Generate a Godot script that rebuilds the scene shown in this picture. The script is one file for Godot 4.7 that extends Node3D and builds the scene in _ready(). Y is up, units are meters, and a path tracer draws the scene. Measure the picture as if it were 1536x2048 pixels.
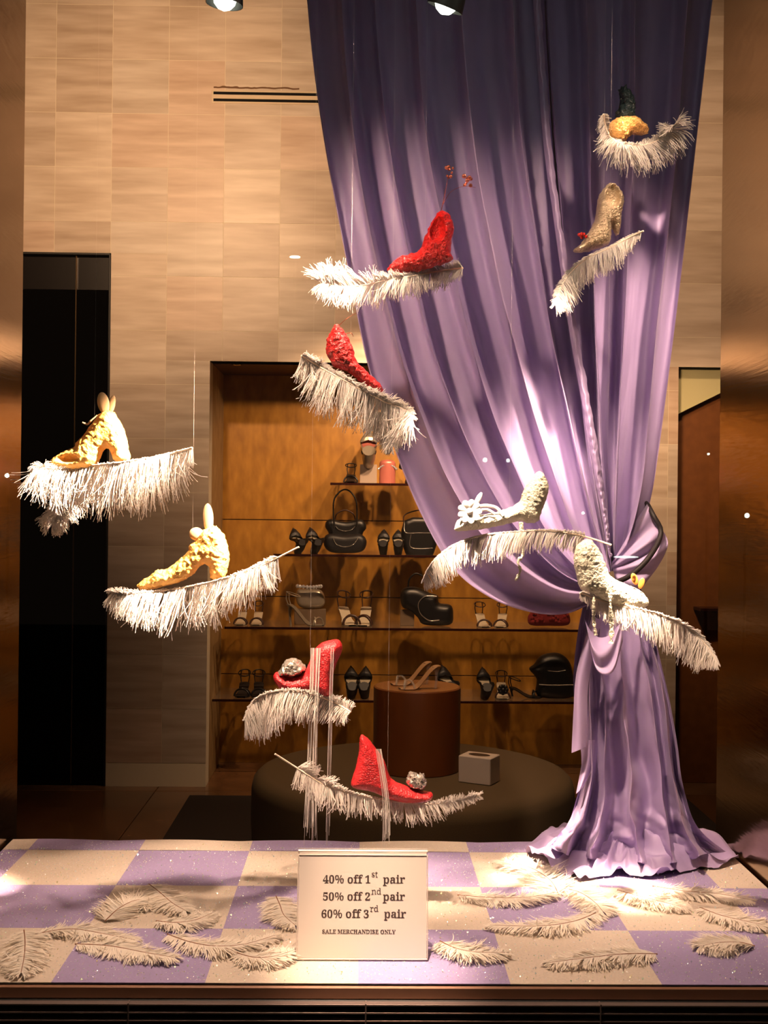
extends Node3D
# A shop window at night: shoes floating on ostrich plumes, a lilac curtain, a glittering chequered platform.

const FP := 2340.0            # focal length in pixels of the 1536 x 2048 frame
const EYE := 1.47             # height of the eye above the shop floor
const TABLE := 0.534          # height of the display platform
const WALL := 6.3             # distance of the tiled back wall
var cam_basis := Basis()
var rng := RandomNumberGenerator.new()
var nz := FastNoiseLite.new()
var mats := {}

# ---------------------------------------------------------------- geometry helpers
class MB:
	var v := PackedVector3Array()
	var n := PackedVector3Array()
	var uv := PackedVector2Array()
	var ix := PackedInt32Array()

	func tri(a: Vector3, b: Vector3, c: Vector3) -> void:   # clockwise seen from outside
		var nn := (c - a).cross(b - a).normalized()
		var k := v.size()
		for p in [a, b, c]:
			v.append(p); n.append(nn); uv.append(Vector2.ZERO)
		ix.append(k); ix.append(k + 1); ix.append(k + 2)

	func quad(a: Vector3, b: Vector3, c: Vector3, d: Vector3) -> void:
		var nn := (c - a).cross(b - a)
		if nn.length_squared() < 1e-18:
			nn = (d - a).cross(c - a)
		nn = nn.normalized()
		var k := v.size()
		for p in [a, b, c, d]:
			v.append(p); n.append(nn); uv.append(Vector2.ZERO)
		for q in [0, 1, 2, 0, 2, 3]:
			ix.append(k + q)

	func box(c: Vector3, s: Vector3, bev := 0.002) -> void:
		bev = minf(bev, 0.45 * minf(s.x, minf(s.y, s.z)))
		var h := s * 0.5
		var i := h - Vector3.ONE * bev
		for ax in 3:
			var a1 := (ax + 1) % 3
			var a2 := (ax + 2) % 3
			for sg in [-1.0, 1.0]:
				var q := []
				for st in [[-1, -1], [-1, 1], [1, 1], [1, -1]]:
					var p := Vector3.ZERO
					p[ax] = sg * h[ax]; p[a1] = st[0] * i[a1]; p[a2] = st[1] * i[a2]
					q.append(c + p)
				if sg > 0: quad(q[0], q[1], q[2], q[3])
				else: quad(q[3], q[2], q[1], q[0])
			for s1 in [-1.0, 1.0]:
				for s2 in [-1.0, 1.0]:
					var q2 := []
					for e in [[-1, 0], [1, 0], [1, 1], [-1, 1]]:
						var p2 := Vector3.ZERO
						p2[ax] = e[0] * i[ax]
						p2[a1] = s1 * (h[a1] if e[1] == 0 else i[a1])
						p2[a2] = s2 * (i[a2] if e[1] == 0 else h[a2])
						q2.append(c + p2)
					if s1 * s2 < 0: quad(q2[0], q2[1], q2[2], q2[3])
					else: quad(q2[3], q2[2], q2[1], q2[0])
		for sx in [-1.0, 1.0]:
			for sy in [-1.0, 1.0]:
				for sz in [-1.0, 1.0]:
					var a := c + Vector3(sx * h.x, sy * i.y, sz * i.z)
					var b := c + Vector3(sx * i.x, sy * h.y, sz * i.z)
					var d := c + Vector3(sx * i.x, sy * i.y, sz * h.z)
					if sx * sy * sz > 0: tri(a, d, b)
					else: tri(a, b, d)

	func tube(pts: PackedVector3Array, radii: PackedFloat32Array, sides := 6, caps := true) -> void:
		var m := pts.size()
		if m < 2: return
		var t0 := (pts[1] - pts[0]).normalized()
		var u := t0.cross(Vector3.UP if absf(t0.y) < 0.9 else Vector3.RIGHT).normalized()
		var base := v.size()
		for i in m:
			var t := (pts[mini(i + 1, m - 1)] - pts[maxi(i - 1, 0)]).normalized()
			u = (u - t * u.dot(t)).normalized()
			var w := t.cross(u)
			var r: float = radii[i] if i < radii.size() else radii[radii.size() - 1]
			for k in sides:
				var a := TAU * k / sides
				var d := u * cos(a) + w * sin(a)
				v.append(pts[i] + d * r); n.append(d); uv.append(Vector2(float(k) / sides, float(i) / m))
		for i in m - 1:
			for k in sides:
				var p := base + i * sides + k
				var q := base + i * sides + (k + 1) % sides
				ix.append(p); ix.append(p + sides); ix.append(q)
				ix.append(q); ix.append(p + sides); ix.append(q + sides)
		if caps:
			for e in [0, m - 1]:
				var c0 := v.size()
				var nn := (pts[0] - pts[1]).normalized() if e == 0 else (pts[m - 1] - pts[m - 2]).normalized()
				for k in sides:
					v.append(v[base + e * sides + k]); n.append(nn); uv.append(Vector2.ZERO)
				for k in range(1, sides - 1):
					ix.append(c0)
					if e == 0: ix.append(c0 + k); ix.append(c0 + k + 1)
					else: ix.append(c0 + k + 1); ix.append(c0 + k)

	func ribbon(pts: PackedVector3Array, w: float, nrm: Vector3) -> void:
		var base := v.size()
		var m := pts.size()
		for i in m:
			var t := (pts[mini(i + 1, m - 1)] - pts[maxi(i - 1, 0)]).normalized()
			var sd := t.cross(nrm).normalized()
			var nn := sd.cross(t).normalized()
			if nn.dot(nrm) < 0.0: nn = -nn
			var k := w * (1.0 if i < m - 1 else 0.3)
			for q in [-1.0, 1.0]:
				v.append(pts[i] + sd * (k * q)); n.append((nn + sd * (0.35 * q)).normalized()); uv.append(Vector2.ZERO)
		for i in m - 1:
			var p := base + i * 2
			for q in [p, p + 2, p + 1, p + 1, p + 2, p + 3]: ix.append(q)

	func grid(pts: PackedVector3Array, nu: int, nv: int, wrap := false) -> void:   # (nu+1) x (nv+1) points, smooth
		var base := v.size()
		var acc := PackedVector3Array()
		acc.resize(pts.size())
		var tris := PackedInt32Array()
		for j in nv:
			for i in nu:
				var a := j * (nu + 1) + i
				for q in [a, a + 1, a + nu + 1, a + 1, a + nu + 2, a + nu + 1]:
					tris.append(q)
		for k in range(0, tris.size(), 3):
			var nn := (pts[tris[k + 2]] - pts[tris[k]]).cross(pts[tris[k + 1]] - pts[tris[k]])
			for e in 3: acc[tris[k + e]] += nn
		if wrap:
			for j in nv + 1:
				var s := acc[j * (nu + 1)] + acc[j * (nu + 1) + nu]
				acc[j * (nu + 1)] = s; acc[j * (nu + 1) + nu] = s
		for j in nv + 1:
			for i in nu + 1:
				var a := j * (nu + 1) + i
				v.append(pts[a]); n.append(acc[a].normalized()); uv.append(Vector2(float(i) / nu, float(j) / nv))
		for q in tris: ix.append(base + q)

	func lathe(c: Vector3, prof: Array, sides := 24, sx := 1.0, sz := 1.0) -> void:   # prof: [radius, height] from the bottom up
		var pts := PackedVector3Array()
		for p in prof:
			for k in sides + 1:
				var a := TAU * k / sides
				pts.append(c + Vector3(cos(a) * p[0] * sx, p[1], sin(a) * p[0] * sz))
		var m := MB.new()
		m.grid(pts, sides, prof.size() - 1, true)
		add(m, Transform3D())

	func ball(c: Vector3, r: Vector3, rot := Basis(), seg := 12) -> void:
		var pts := PackedVector3Array()
		for j in seg + 1:
			var b := PI * j / seg - PI / 2
			for k in seg + 1:
				var a := TAU * k / seg
				pts.append(c + rot * Vector3(cos(a) * cos(b) * r.x, sin(b) * r.y, sin(a) * cos(b) * r.z))
		var m := MB.new()
		m.grid(pts, seg, seg, true)
		add(m, Transform3D())

	func add(m: MB, t: Transform3D) -> void:
		var base := v.size()
		for i in m.v.size():
			v.append(t * m.v[i]); n.append((t.basis * m.n[i]).normalized()); uv.append(m.uv[i])
		for q in m.ix: ix.append(base + q)

	func mesh() -> ArrayMesh:
		var a := []
		a.resize(Mesh.ARRAY_MAX)
		a[Mesh.ARRAY_VERTEX] = v
		a[Mesh.ARRAY_NORMAL] = n
		a[Mesh.ARRAY_TEX_UV] = uv
		a[Mesh.ARRAY_INDEX] = ix
		var m := ArrayMesh.new()
		m.add_surface_from_arrays(Mesh.PRIMITIVE_TRIANGLES, a)
		return m


func obj(called: String, m: Mesh, mat: Material, parent: Node3D = self, at := Vector3.ZERO) -> MeshInstance3D:
	var o := MeshInstance3D.new()
	o.name = called
	o.mesh = m
	o.material_override = mat
	o.position = at
	parent.add_child(o, true)
	return o


var used := {}
func numbered(called: String) -> String:
	if not used.has(called):
		used[called] = 0
		return called
	used[called] += 1
	return "%s_%03d" % [called, used[called]]


func thing(called: String, label: String, category: String, at := Vector3.ZERO, group := "") -> Node3D:
	var o := Node3D.new()
	o.name = numbered(called)
	o.position = at
	add_child(o)
	return tag(o, label, category, group)


func tag(o: Node3D, label: String, category: String, group := "") -> Node3D:
	o.set_meta("label", label)
	o.set_meta("category", category)
	if group: o.set_meta("group", group)
	return o


func struct_node(called: String, label: String, category := "wall") -> Node3D:
	var o := Node3D.new()
	o.name = called
	add_child(o)
	o.set_meta("kind", "structure")
	return tag(o, label, category)


func dup(src: Node3D, label: String, at: Vector3, turn := 0.0, size := 1.0, group := "") -> Node3D:
	var r: Node3D = src.duplicate()
	r.name = numbered(RegEx.create_from_string("_[0-9]{3}$").sub(String(src.name), ""))
	add_child(r)
	r.position = at
	r.rotation.y = turn
	r.scale = Vector3.ONE * size
	r.set_meta("label", label)
	if group: r.set_meta("group", group)
	return r


func ray(px: float, py: float) -> Vector3:
	return cam_basis * Vector3((px - 768.0) / FP, (1024.0 - py) / FP, -1.0)


func P(px: float, py: float, d: float) -> Vector3:            # point at distance d in front of the eye's plane
	var r := ray(px, py)
	return Vector3(0, EYE, 0) + r * (d / -r.z)


func T(px: float, py: float, lift := 0.0) -> Vector3:         # point on the platform
	var r := ray(px, py)
	return Vector3(0, EYE, 0) + r * ((TABLE + lift - EYE) / r.y)


func W(px: float, d: float) -> float:                         # world x of a column of the picture at a distance
	return (px - 726.0) / FP * d


func H(py: float, d: float) -> float:
	return EYE - (py - 1030.0) / FP * d


func spline(pts: PackedVector3Array, t: float) -> Vector3:
	var m := pts.size() - 1
	var f := clampf(t, 0.0, 1.0) * m
	var i := mini(int(f), m - 1)
	f -= i
	return pts[i].cubic_interpolate(pts[i + 1], pts[maxi(i - 1, 0)], pts[mini(i + 2, m)], f)


func smooth_path(pts: PackedVector3Array, count: int) -> PackedVector3Array:
	var o := PackedVector3Array()
	for i in count + 1: o.append(spline(pts, float(i) / count))
	return o


func curve(list: Array, t: float) -> float:
	var m := list.size() - 1
	var f := clampf(t, 0.0, 1.0) * m
	var i := mini(int(f), m - 1)
	var a: float = list[i]
	var b: float = list[i + 1]
	return lerpf(a, b, smoothstep(0.0, 1.0, f - i))


func smooth_poly(flat: Array, cx: float, cy: float, k: float, sub := 3) -> PackedVector2Array:   # picture outline -> metres
	var c := PackedVector2Array()
	for i in range(0, flat.size(), 2):
		c.append(Vector2((flat[i] - cx) * k, (cy - flat[i + 1]) * k))
	var o := PackedVector2Array()
	var m := c.size()
	for i in m:
		for s in sub:
			o.append(c[i].cubic_interpolate(c[(i + 1) % m], c[(i - 1 + m) % m], c[(i + 2) % m], float(s) / sub))
	return o


# a rounded solid whose side view is the outline: surface nets over a field
func solid(poly: PackedVector2Array, r: float, half: float, cell: float, rough := 0.0, freq := 40.0, cuts := []) -> ArrayMesh:
	var lo := poly[0]
	var hi := poly[0]
	for p in poly:
		lo = lo.min(p); hi = hi.max(p)
	lo -= Vector2.ONE * cell * 2.5
	hi += Vector2.ONE * cell * 2.5
	var nx := int((hi.x - lo.x) / cell) + 2
	var ny := int((hi.y - lo.y) / cell) + 2
	var zc := half * 1.25 + cell * 2.0
	var nk := int(2.0 * zc / cell) + 2
	var m := poly.size()
	nz.fractal_type = FastNoiseLite.FRACTAL_RIDGED
	var vals := PackedFloat32Array()
	vals.resize(nx * ny * nk)
	nz.frequency = freq
	for j in ny:
		for i in nx:
			var p := lo + Vector2(i, j) * cell
			var best := 1e9
			for e in m:
				var a := poly[e]
				var b := poly[(e + 1) % m]
				var ab := b - a
				var q := p - a - ab * clampf((p - a).dot(ab) / maxf(ab.length_squared(), 1e-12), 0.0, 1.0)
				best = minf(best, q.length_squared())
			var d := sqrt(best)
			if not Geometry2D.is_point_in_polygon(p, poly): d = -d
			var aa := maxf(r - d, 0.0) / r
			for k in nk:
				var z := -zc + k * cell
				var g := sqrt(aa * aa + z * z / (half * half)) - 1.0
				if rough > 0.0 and absf(g) < 0.6:
					g += rough * nz.get_noise_3d(p.x, p.y, z)
				for c in cuts:                                  # [x, y, z, rx, ry, rz]: hollows
					var e2 := Vector3((p.x - c[0]) / c[3], (p.y - c[1]) / c[4], (z - c[2]) / c[5]).length()
					g = maxf(g, (1.0 - e2) * 0.7)
				vals[(k * ny + j) * nx + i] = g
	nz.fractal_type = FastNoiseLite.FRACTAL_FBM
	return nets(vals, nx, ny, nk, Vector3(lo.x, lo.y, -zc), cell)


func nets(vals: PackedFloat32Array, nx: int, ny: int, nk: int, org: Vector3, cell: float) -> ArrayMesh:
	var idx := PackedInt32Array()
	idx.resize(nx * ny * nk)
	idx.fill(-1)
	var v := PackedVector3Array()
	var off := [0, 1, nx, nx + 1, nx * ny, nx * ny + 1, nx * ny + nx, nx * ny + nx + 1]
	var edges := [[0, 1], [2, 3], [4, 5], [6, 7], [0, 2], [1, 3], [4, 6], [5, 7], [0, 4], [1, 5], [2, 6], [3, 7]]
	for k in nk - 1:
		for j in ny - 1:
			for i in nx - 1:
				var b := (k * ny + j) * nx + i
				var neg := 0
				for o in 8:
					if vals[b + off[o]] < 0.0: neg += 1
				if neg == 0 or neg == 8: continue
				var s := Vector3.ZERO
				var c := 0
				for e in edges:
					var a1 := vals[b + off[e[0]]]
					var a2 := vals[b + off[e[1]]]
					if (a1 < 0.0) != (a2 < 0.0):
						var f := a1 / (a1 - a2)
						var p0 := Vector3(e[0] & 1, (e[0] >> 1) & 1, e[0] >> 2)
						var p1 := Vector3(e[1] & 1, (e[1] >> 1) & 1, e[1] >> 2)
						s += p0.lerp(p1, f); c += 1
				idx[b] = v.size()
				v.append(org + (Vector3(i, j, k) + s / c) * cell)
	var ix := PackedInt32Array()
	for k in range(1, nk - 1):
		for j in range(1, ny - 1):
			for i in range(1, nx - 1):
				var b := (k * ny + j) * nx + i
				var s0 := vals[b] < 0.0
				for ax in 3:
					var st: int = [1, nx, nx * ny][ax]
					if s0 == (vals[b + st] < 0.0): continue
					var d1: int = [nx, nx * ny, 1][ax]
					var d2: int = [nx * ny, 1, nx][ax]
					var q := [idx[b], idx[b - d1], idx[b - d1 - d2], idx[b - d2]]
					if q.min() < 0: continue
					if s0: q = [q[3], q[2], q[1], q[0]]
					for e in [0, 1, 2, 0, 2, 3]: ix.append(q[e])
	var n := PackedVector3Array()
	n.resize(v.size())
	for t in range(0, ix.size(), 3):
		var nn := (v[ix[t + 2]] - v[ix[t]]).cross(v[ix[t + 1]] - v[ix[t]])
		for e in 3: n[ix[t + e]] += nn
	var vol := 0.0
	for t in range(0, ix.size(), 3):
		vol += v[ix[t]].dot(v[ix[t + 2]].cross(v[ix[t + 1]]))
	if vol < 0.0:
		ix.reverse()
		for i in n.size(): n[i] = -n[i]
	var uv := PackedVector2Array()
	uv.resize(v.size())
	for i in n.size():
		n[i] = n[i].normalized()
		uv[i] = Vector2(v[i].x, v[i].y) * 5.0
	var mb := MB.new()
	mb.v = v; mb.n = n; mb.uv = uv; mb.ix = ix
	return mb.mesh()


# ---------------------------------------------------------------- materials
func noise_tex(freq: float, c0: Color, c1: Color, kind := FastNoiseLite.TYPE_SIMPLEX_SMOOTH, size := 512, octaves := 4, normal := false, seed_no := 1) -> NoiseTexture2D:
	var f := FastNoiseLite.new()
	f.noise_type = kind
	f.frequency = freq
	f.fractal_octaves = octaves
	f.seed = seed_no
	var t := NoiseTexture2D.new()
	t.width = size; t.height = size
	t.seamless = true
	t.noise = f
	if normal:
		t.as_normal_map = true
		t.bump_strength = 22.0
	else:
		var g := Gradient.new()
		g.set_color(0, c0); g.set_color(1, c1)
		t.color_ramp = g
	return t


func std(called: String, c: Color, rough := 0.6, metal := 0.0) -> StandardMaterial3D:
	if mats.has(called): return mats[called]
	var m := StandardMaterial3D.new()
	m.resource_name = called
	m.albedo_color = c
	m.roughness = rough
	m.metallic = metal
	mats[called] = m
	return m


func tri_tex(m: StandardMaterial3D, t: Texture2D, scale: Vector3, world := true, offset := Vector3.ZERO) -> StandardMaterial3D:
	m.albedo_texture = t
	m.uv1_triplanar = true
	m.uv1_world_triplanar = world
	m.uv1_scale = scale
	m.uv1_offset = offset
	return m


func bumpy(m: StandardMaterial3D, t: Texture2D, strength: float, scale := Vector3.ONE) -> StandardMaterial3D:
	m.normal_enabled = true
	m.normal_texture = t
	m.normal_scale = strength
	if not m.uv1_triplanar:
		m.uv1_triplanar = true
		m.uv1_scale = scale
	return m


# ---------------------------------------------------------------- lights
func glow(called: String, c: Color, e: float) -> StandardMaterial3D:
	var m := std(called, Color(0.9, 0.9, 0.85), 0.4)
	m.emission_enabled = true
	m.emission = c
	m.emission_energy_multiplier = e
	return m


func spotlight(label: String, at: Vector3, aim: Vector3, energy: float, angle: float, tint: Color, soft := 1.0, size := 0.03, group := "display spotlights", rod := false) -> void:
	var o := thing("spotlight", label, "lamp", at, group)
	o.look_at_from_position(at, aim, Vector3.UP if absf((aim - at).normalized().y) < 0.98 else Vector3.FORWARD)
	var h := MB.new()
	h.lathe(Vector3.ZERO, [[0.0, 0.1], [0.02, 0.1], [0.03, 0.085], [0.036, 0.03], [0.042, -0.02], [0.04, -0.02], [0.034, 0.02], [0.0, 0.022]], 20)
	var hm := obj("housing", h.mesh(), std("lamp_housing", Color(0.25, 0.24, 0.23), 0.4, 0.7), o)
	hm.rotation.x = PI / 2
	var b := MB.new()
	b.ball(Vector3(0, 0, -0.004), Vector3(0.027, 0.027, 0.030))
	obj("bulb", b.mesh(), mats["bulb"], o)
	var st := MB.new()
	st.tube(PackedVector3Array([Vector3(0, 0.03, 0.06), Vector3(0, 0.09, 0.05)]), PackedFloat32Array([0.006, 0.006]), 6)
	obj("bracket", st.mesh(), mats["lamp_housing"], o)
	if rod or at.y < EYE + 1.2:
		var rd := MB.new()
		rd.tube(PackedVector3Array([o.transform.affine_inverse() * (at + Vector3(0, 0.05, 0)), o.transform.affine_inverse() * Vector3(at.x, 4.75, at.z)]), PackedFloat32Array([0.004]), 6)
		obj("hanging_rod", rd.mesh(), mats["lamp_housing"], o)
	var l := SpotLight3D.new()
	l.name = "beam"
	l.position = Vector3(0, 0, -0.045)
	l.light_color = tint
	l.light_energy = energy
	l.spot_angle = angle
	l.spot_angle_attenuation = soft
	l.spot_range = 14.0
	l.spot_attenuation = 2.0
	l.light_size = size
	l.shadow_enabled = true
	o.add_child(l)


# ---------------------------------------------------------------- feathers
# path: root to tip; up / dn: barb lengths (metres) along it on either side of the vane plane whose normal is nrm
func plume(o: Node3D, path: PackedVector3Array, up: Array, dn: Array, nrm: Vector3, opt: Dictionary) -> void:
	var n: int = int(opt.get("n", 420) * 1.35)
	var fw: float = opt.get("fw", 0.6)
	var grav: float = opt.get("grav", 0.9)
	var curl: float = opt.get("curl", 0.5)
	var depth: float = opt.get("depth", 0.5)
	var wid: float = opt.get("w", 0.0011) * 0.74
	var t0: float = opt.get("t0", 0.03)
	var segs: int = opt.get("segs", 6)
	var spine := smooth_path(path, 24)
	var rr := PackedFloat32Array()
	for i in 25: rr.append(lerpf(opt.get("quill", 0.0024), 0.0006, i / 24.0))
	var q := MB.new()
	q.tube(spine, rr, 6)
	obj("quill", q.mesh(), opt.get("quill_mat", mats["quill"]), o)
	var b := MB.new()
	var clump: float = opt.get("clump", 0.22)
	var cd := [Vector3.ZERO, Vector3.ZERO]
	var ct := [Vector3.ZERO, Vector3.ZERO]
	var cl := [1.0, 1.0]
	for i in n:
		for side in [1.0, -1.0]:
			var si := 0 if side > 0 else 1
			if rng.randf() < 0.16:
				cd[si] = Vector3(rng.randf_range(-1, 1), rng.randf_range(-1, 1), rng.randf_range(-1, 1)) * clump
				ct[si] = Vector3(rng.randf_range(-1, 1), rng.randf_range(-0.6, 0.6), rng.randf_range(-1, 1)) * curl * 0.8
				cl[si] = rng.randf_range(0.78, 1.06)
			var t := t0 + (1.0 - t0) * (i + rng.randf()) / n
			var tt := minf(t, 0.98)
			var p := spline(path, tt)
			var tan := (spline(path, tt + 0.02) - spline(path, tt - 0.02)).normalized()
			var sd := nrm.cross(tan).normalized()
			var len: float = curve(up if side > 0 else dn, t) * cl[si] * rng.randf_range(0.72, 1.06)
			if len < 0.002: continue
			var lean := fw + (1.2 * smoothstep(0.9, 1.0, t))
			var dir: Vector3 = (sd * side + tan * lean * rng.randf_range(0.6, 1.3) + nrm * rng.randf_range(-depth, depth) + cd[si]).normalized()
			var seg := len / segs
			var pts := PackedVector3Array([p])
			var rad := PackedFloat32Array([wid * 0.8])
			var tw: Vector3 = Vector3(rng.randf_range(-1, 1), rng.randf_range(-1, 1), rng.randf_range(-1, 1)) * curl * 0.6 + ct[si]
			if rng.randf() < opt.get("wild", 0.06): tw *= 3.0
			for s in segs:
				dir = (dir + (Vector3(0, -grav, 0) + tw) * (1.0 / segs) * (0.5 + s * 0.3)).normalized()
				p += dir * seg
				if opt.has("floor"):
					p.y = maxf(p.y, opt.floor)
				pts.append(p)
				rad.append(wid * (1.0 if s < segs - 2 else 0.75))
			if opt.get("flat", false):
				b.ribbon(pts, wid * 1.25, nrm)
			else:
				b.tube(pts, rad, 3, false)
	obj("barbs", b.mesh(), opt.get("mat", mats["feather"]), o).set_meta("kind", "stuff")


func float_feather(label: String, flat: Array, d: float, up: Array, dn: Array, opt := {}) -> Node3D:
	var k := d / FP
	var path := PackedVector3Array()
	var base := P(flat[0], flat[1], d)
	for i in range(0, flat.size(), 2):
		path.append(P(flat[i], flat[i + 1], d + opt.get("dd", 0.03) * sin(i * 0.9)) - base)
	var o := thing("ostrich_feather", label, "feather", base, "floating ostrich feathers")
	var tan := (path[path.size() - 1] - path[0]).normalized()
	var nrm := Vector3(0, 0, 1) if Vector3(0, 0, 1).cross(tan).y > 0 else Vector3(0, 0, -1)
	plume(o, path, up.map(func(x): return x * k), dn.map(func(x): return x * k), nrm, opt)
	return o


func table_feather(label: String, flat: Array, wide: float, opt := {}) -> void:
	var path := PackedVector3Array()
	var base := T(flat[0], flat[1])
	for i in range(0, flat.size(), 2):
		path.append(T(flat[i], flat[i + 1], 0.008 + 0.006 * sin(PI * i / flat.size())) - base)
	var o := thing("loose_feather", label, "feather", base, "loose feathers on the platform")
	var dflt := {"n": 300, "fw": 0.8, "grav": 0.25, "curl": 0.5, "depth": 0.12, "clump": 0.14, "w": 0.0011, "segs": 5, "flat": true, "quill": 0.0014, "floor": 0.004, "wild": 0.03, "quill_mat": mats["brown_quill"], "mat": mats["cream_feather"]}
	dflt.merge(opt, true)
	plume(o, path, [wide * 0.8, wide * 1.3, wide * 1.3, wide, wide * 0.5], [wide * 0.7, wide * 1.2, wide * 1.3, wide, wide * 0.5], Vector3.UP, dflt)


# ---------------------------------------------------------------- floating shoes
func art_shoe(called: String, label: String, flat: Array, d: float, mat: Material, r: float, half: float, rough := 0.25, freq := 45.0, cuts := []) -> Node3D:
	var cx := 0.0
	var cy := 0.0
	for i in range(0, flat.size(), 2):
		cx += flat[i]; cy += flat[i + 1]
	cx /= flat.size() / 2.0
	cy /= flat.size() / 2.0
	var k := d / FP
	var o := thing(called, label, "shoe", P(cx, cy, d), "sculpted shoes floating on feathers")
	var cc := []
	for c in cuts: cc.append([(c[0] - cx) * k, (cy - c[1]) * k, c[2], c[3] * k, c[4] * k, c[5]])
	obj("body", solid(smooth_poly(flat, cx, cy, k), r, half, 0.0036, rough, freq, cc), mat, o)
	o.set_meta("at", [cx, cy, d])
	var h := MB.new()
	var top := Vector3(0, 3.25 - o.position.y, 0.0)
	h.tube(PackedVector3Array([Vector3(0, 0.0, 0), top]), PackedFloat32Array([0.00009, 0.00009]), 3)
	obj("hanging_thread", h.mesh(), mats["nylon"], o)
	return o


func on_shoe(o: Node3D, px: float, py: float, dz := 0.0) -> Vector3:
	var a: Array = o.get_meta("at")
	return Vector3((px - a[0]) * a[2] / FP, (a[1] - py) * a[2] / FP, dz)


func shoe_tube(o: Node3D, called: String, flat: Array, z: float, r0: float, r1: float, mat: Material, lump := 0.0) -> void:
	var p := PackedVector3Array()
	for i in range(0, flat.size(), 2): p.append(on_shoe(o, flat[i], flat[i + 1], z + 0.004 * sin(i)))
	var sp := smooth_path(p, 26)
	var rr := PackedFloat32Array()
	for i in 27: rr.append(lerpf(r0, r1, i / 26.0) * (1.0 + lump * rng.randf_range(-1, 1)))
	var m := MB.new()
	m.tube(sp, rr, 7)
	obj(called, m.mesh(), mat, o)


func petal(m: MB, c: Vector3, dir: Vector3, l: float, w: float, th := 0.002) -> void:
	dir = dir.normalized()
	var s := dir.cross(Vector3(0, 0, 1))
	if s.length() < 0.05: s = Vector3.RIGHT
	s = s.normalized()
	m.ball(c + dir * l * 0.5, Vector3(w * 0.5, l * 0.5, th), Basis(s, dir, s.cross(dir)), 10)


# ---------------------------------------------------------------- cloth
func cloth(strands: Array, d: float, nu: int, nv: int, u0: float, u1: float, fold: Callable) -> ArrayMesh:
	# strands: [u, flat picture path, distance offsets]; every point P(x, y, d + offset) is then moved by fold(u, v) -> Vector3(px, py, metres)
	var rows := []
	for s in strands:
		var p := PackedVector3Array()
		for i in range(0, s[1].size(), 2):
			var off: Array = s[2]
			p.append(Vector3(s[1][i], s[1][i + 1], curve(off, i / float(s[1].size() - 2))))
		rows.append([s[0], p])
	var pts := PackedVector3Array()
	var m := rows.size()
	for j in nv + 1:
		var v := float(j) / nv
		var keys := PackedVector3Array()
		for r in rows: keys.append(spline(r[1], v))
		for i in nu + 1:
			var u := lerpf(u0, u1, float(i) / nu)
			var a := 0
			while a < m - 2 and u > rows[a + 1][0]: a += 1
			var ua: float = rows[a][0]
			var ub: float = rows[a + 1][0]
			var up: float = rows[maxi(a - 1, 0)][0] if a > 0 else ua - (ub - ua)
			var un: float = rows[a + 2][0] if a + 2 < m else ub + (ub - ua)
			var f := (u - ua) / (ub - ua)
			var ta := ((keys[a + 1] - (keys[a - 1] if a > 0 else keys[a] * 2.0 - keys[a + 1])) / (ub - up)) * (ub - ua)
			var tb := (((keys[a + 2] if a + 2 < m else keys[a + 1] * 2.0 - keys[a]) - keys[a]) / (un - ua)) * (ub - ua)
			var f2 := f * f
			var f3 := f2 * f
			var c := keys[a] * (2 * f3 - 3 * f2 + 1) + ta * (f3 - 2 * f2 + f) + keys[a + 1] * (-2 * f3 + 3 * f2) + tb * (f3 - f2)
			var w: Vector3 = fold.call(u, v)
			pts.append(P(c.x + w.x, c.y + w.y, d + c.z + w.z))
	var mb := MB.new()
	mb.grid(pts, nu, nv)
	return mb.mesh()


# ---------------------------------------------------------------- shoes and bags of the shop
func shoe_bed(s: float, hh: float) -> float:
	return 0.005 + (hh - 0.005) * smoothstep(0.32, 0.95, s)


func shoe_z(s: float) -> float:
	return lerpf(0.1, -0.085, s)


func strip(pts_l: PackedVector3Array, pts_r: PackedVector3Array, th: float) -> MB:
	var p := PackedVector3Array()
	for i in pts_l.size():
		p.append(pts_l[i]); p.append(pts_r[i]); p.append(pts_r[i] - Vector3(0, th, 0)); p.append(pts_l[i] - Vector3(0, th, 0)); p.append(pts_l[i])
	var m := MB.new()
	m.grid(p, 4, pts_l.size() - 1)
	return m


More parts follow.
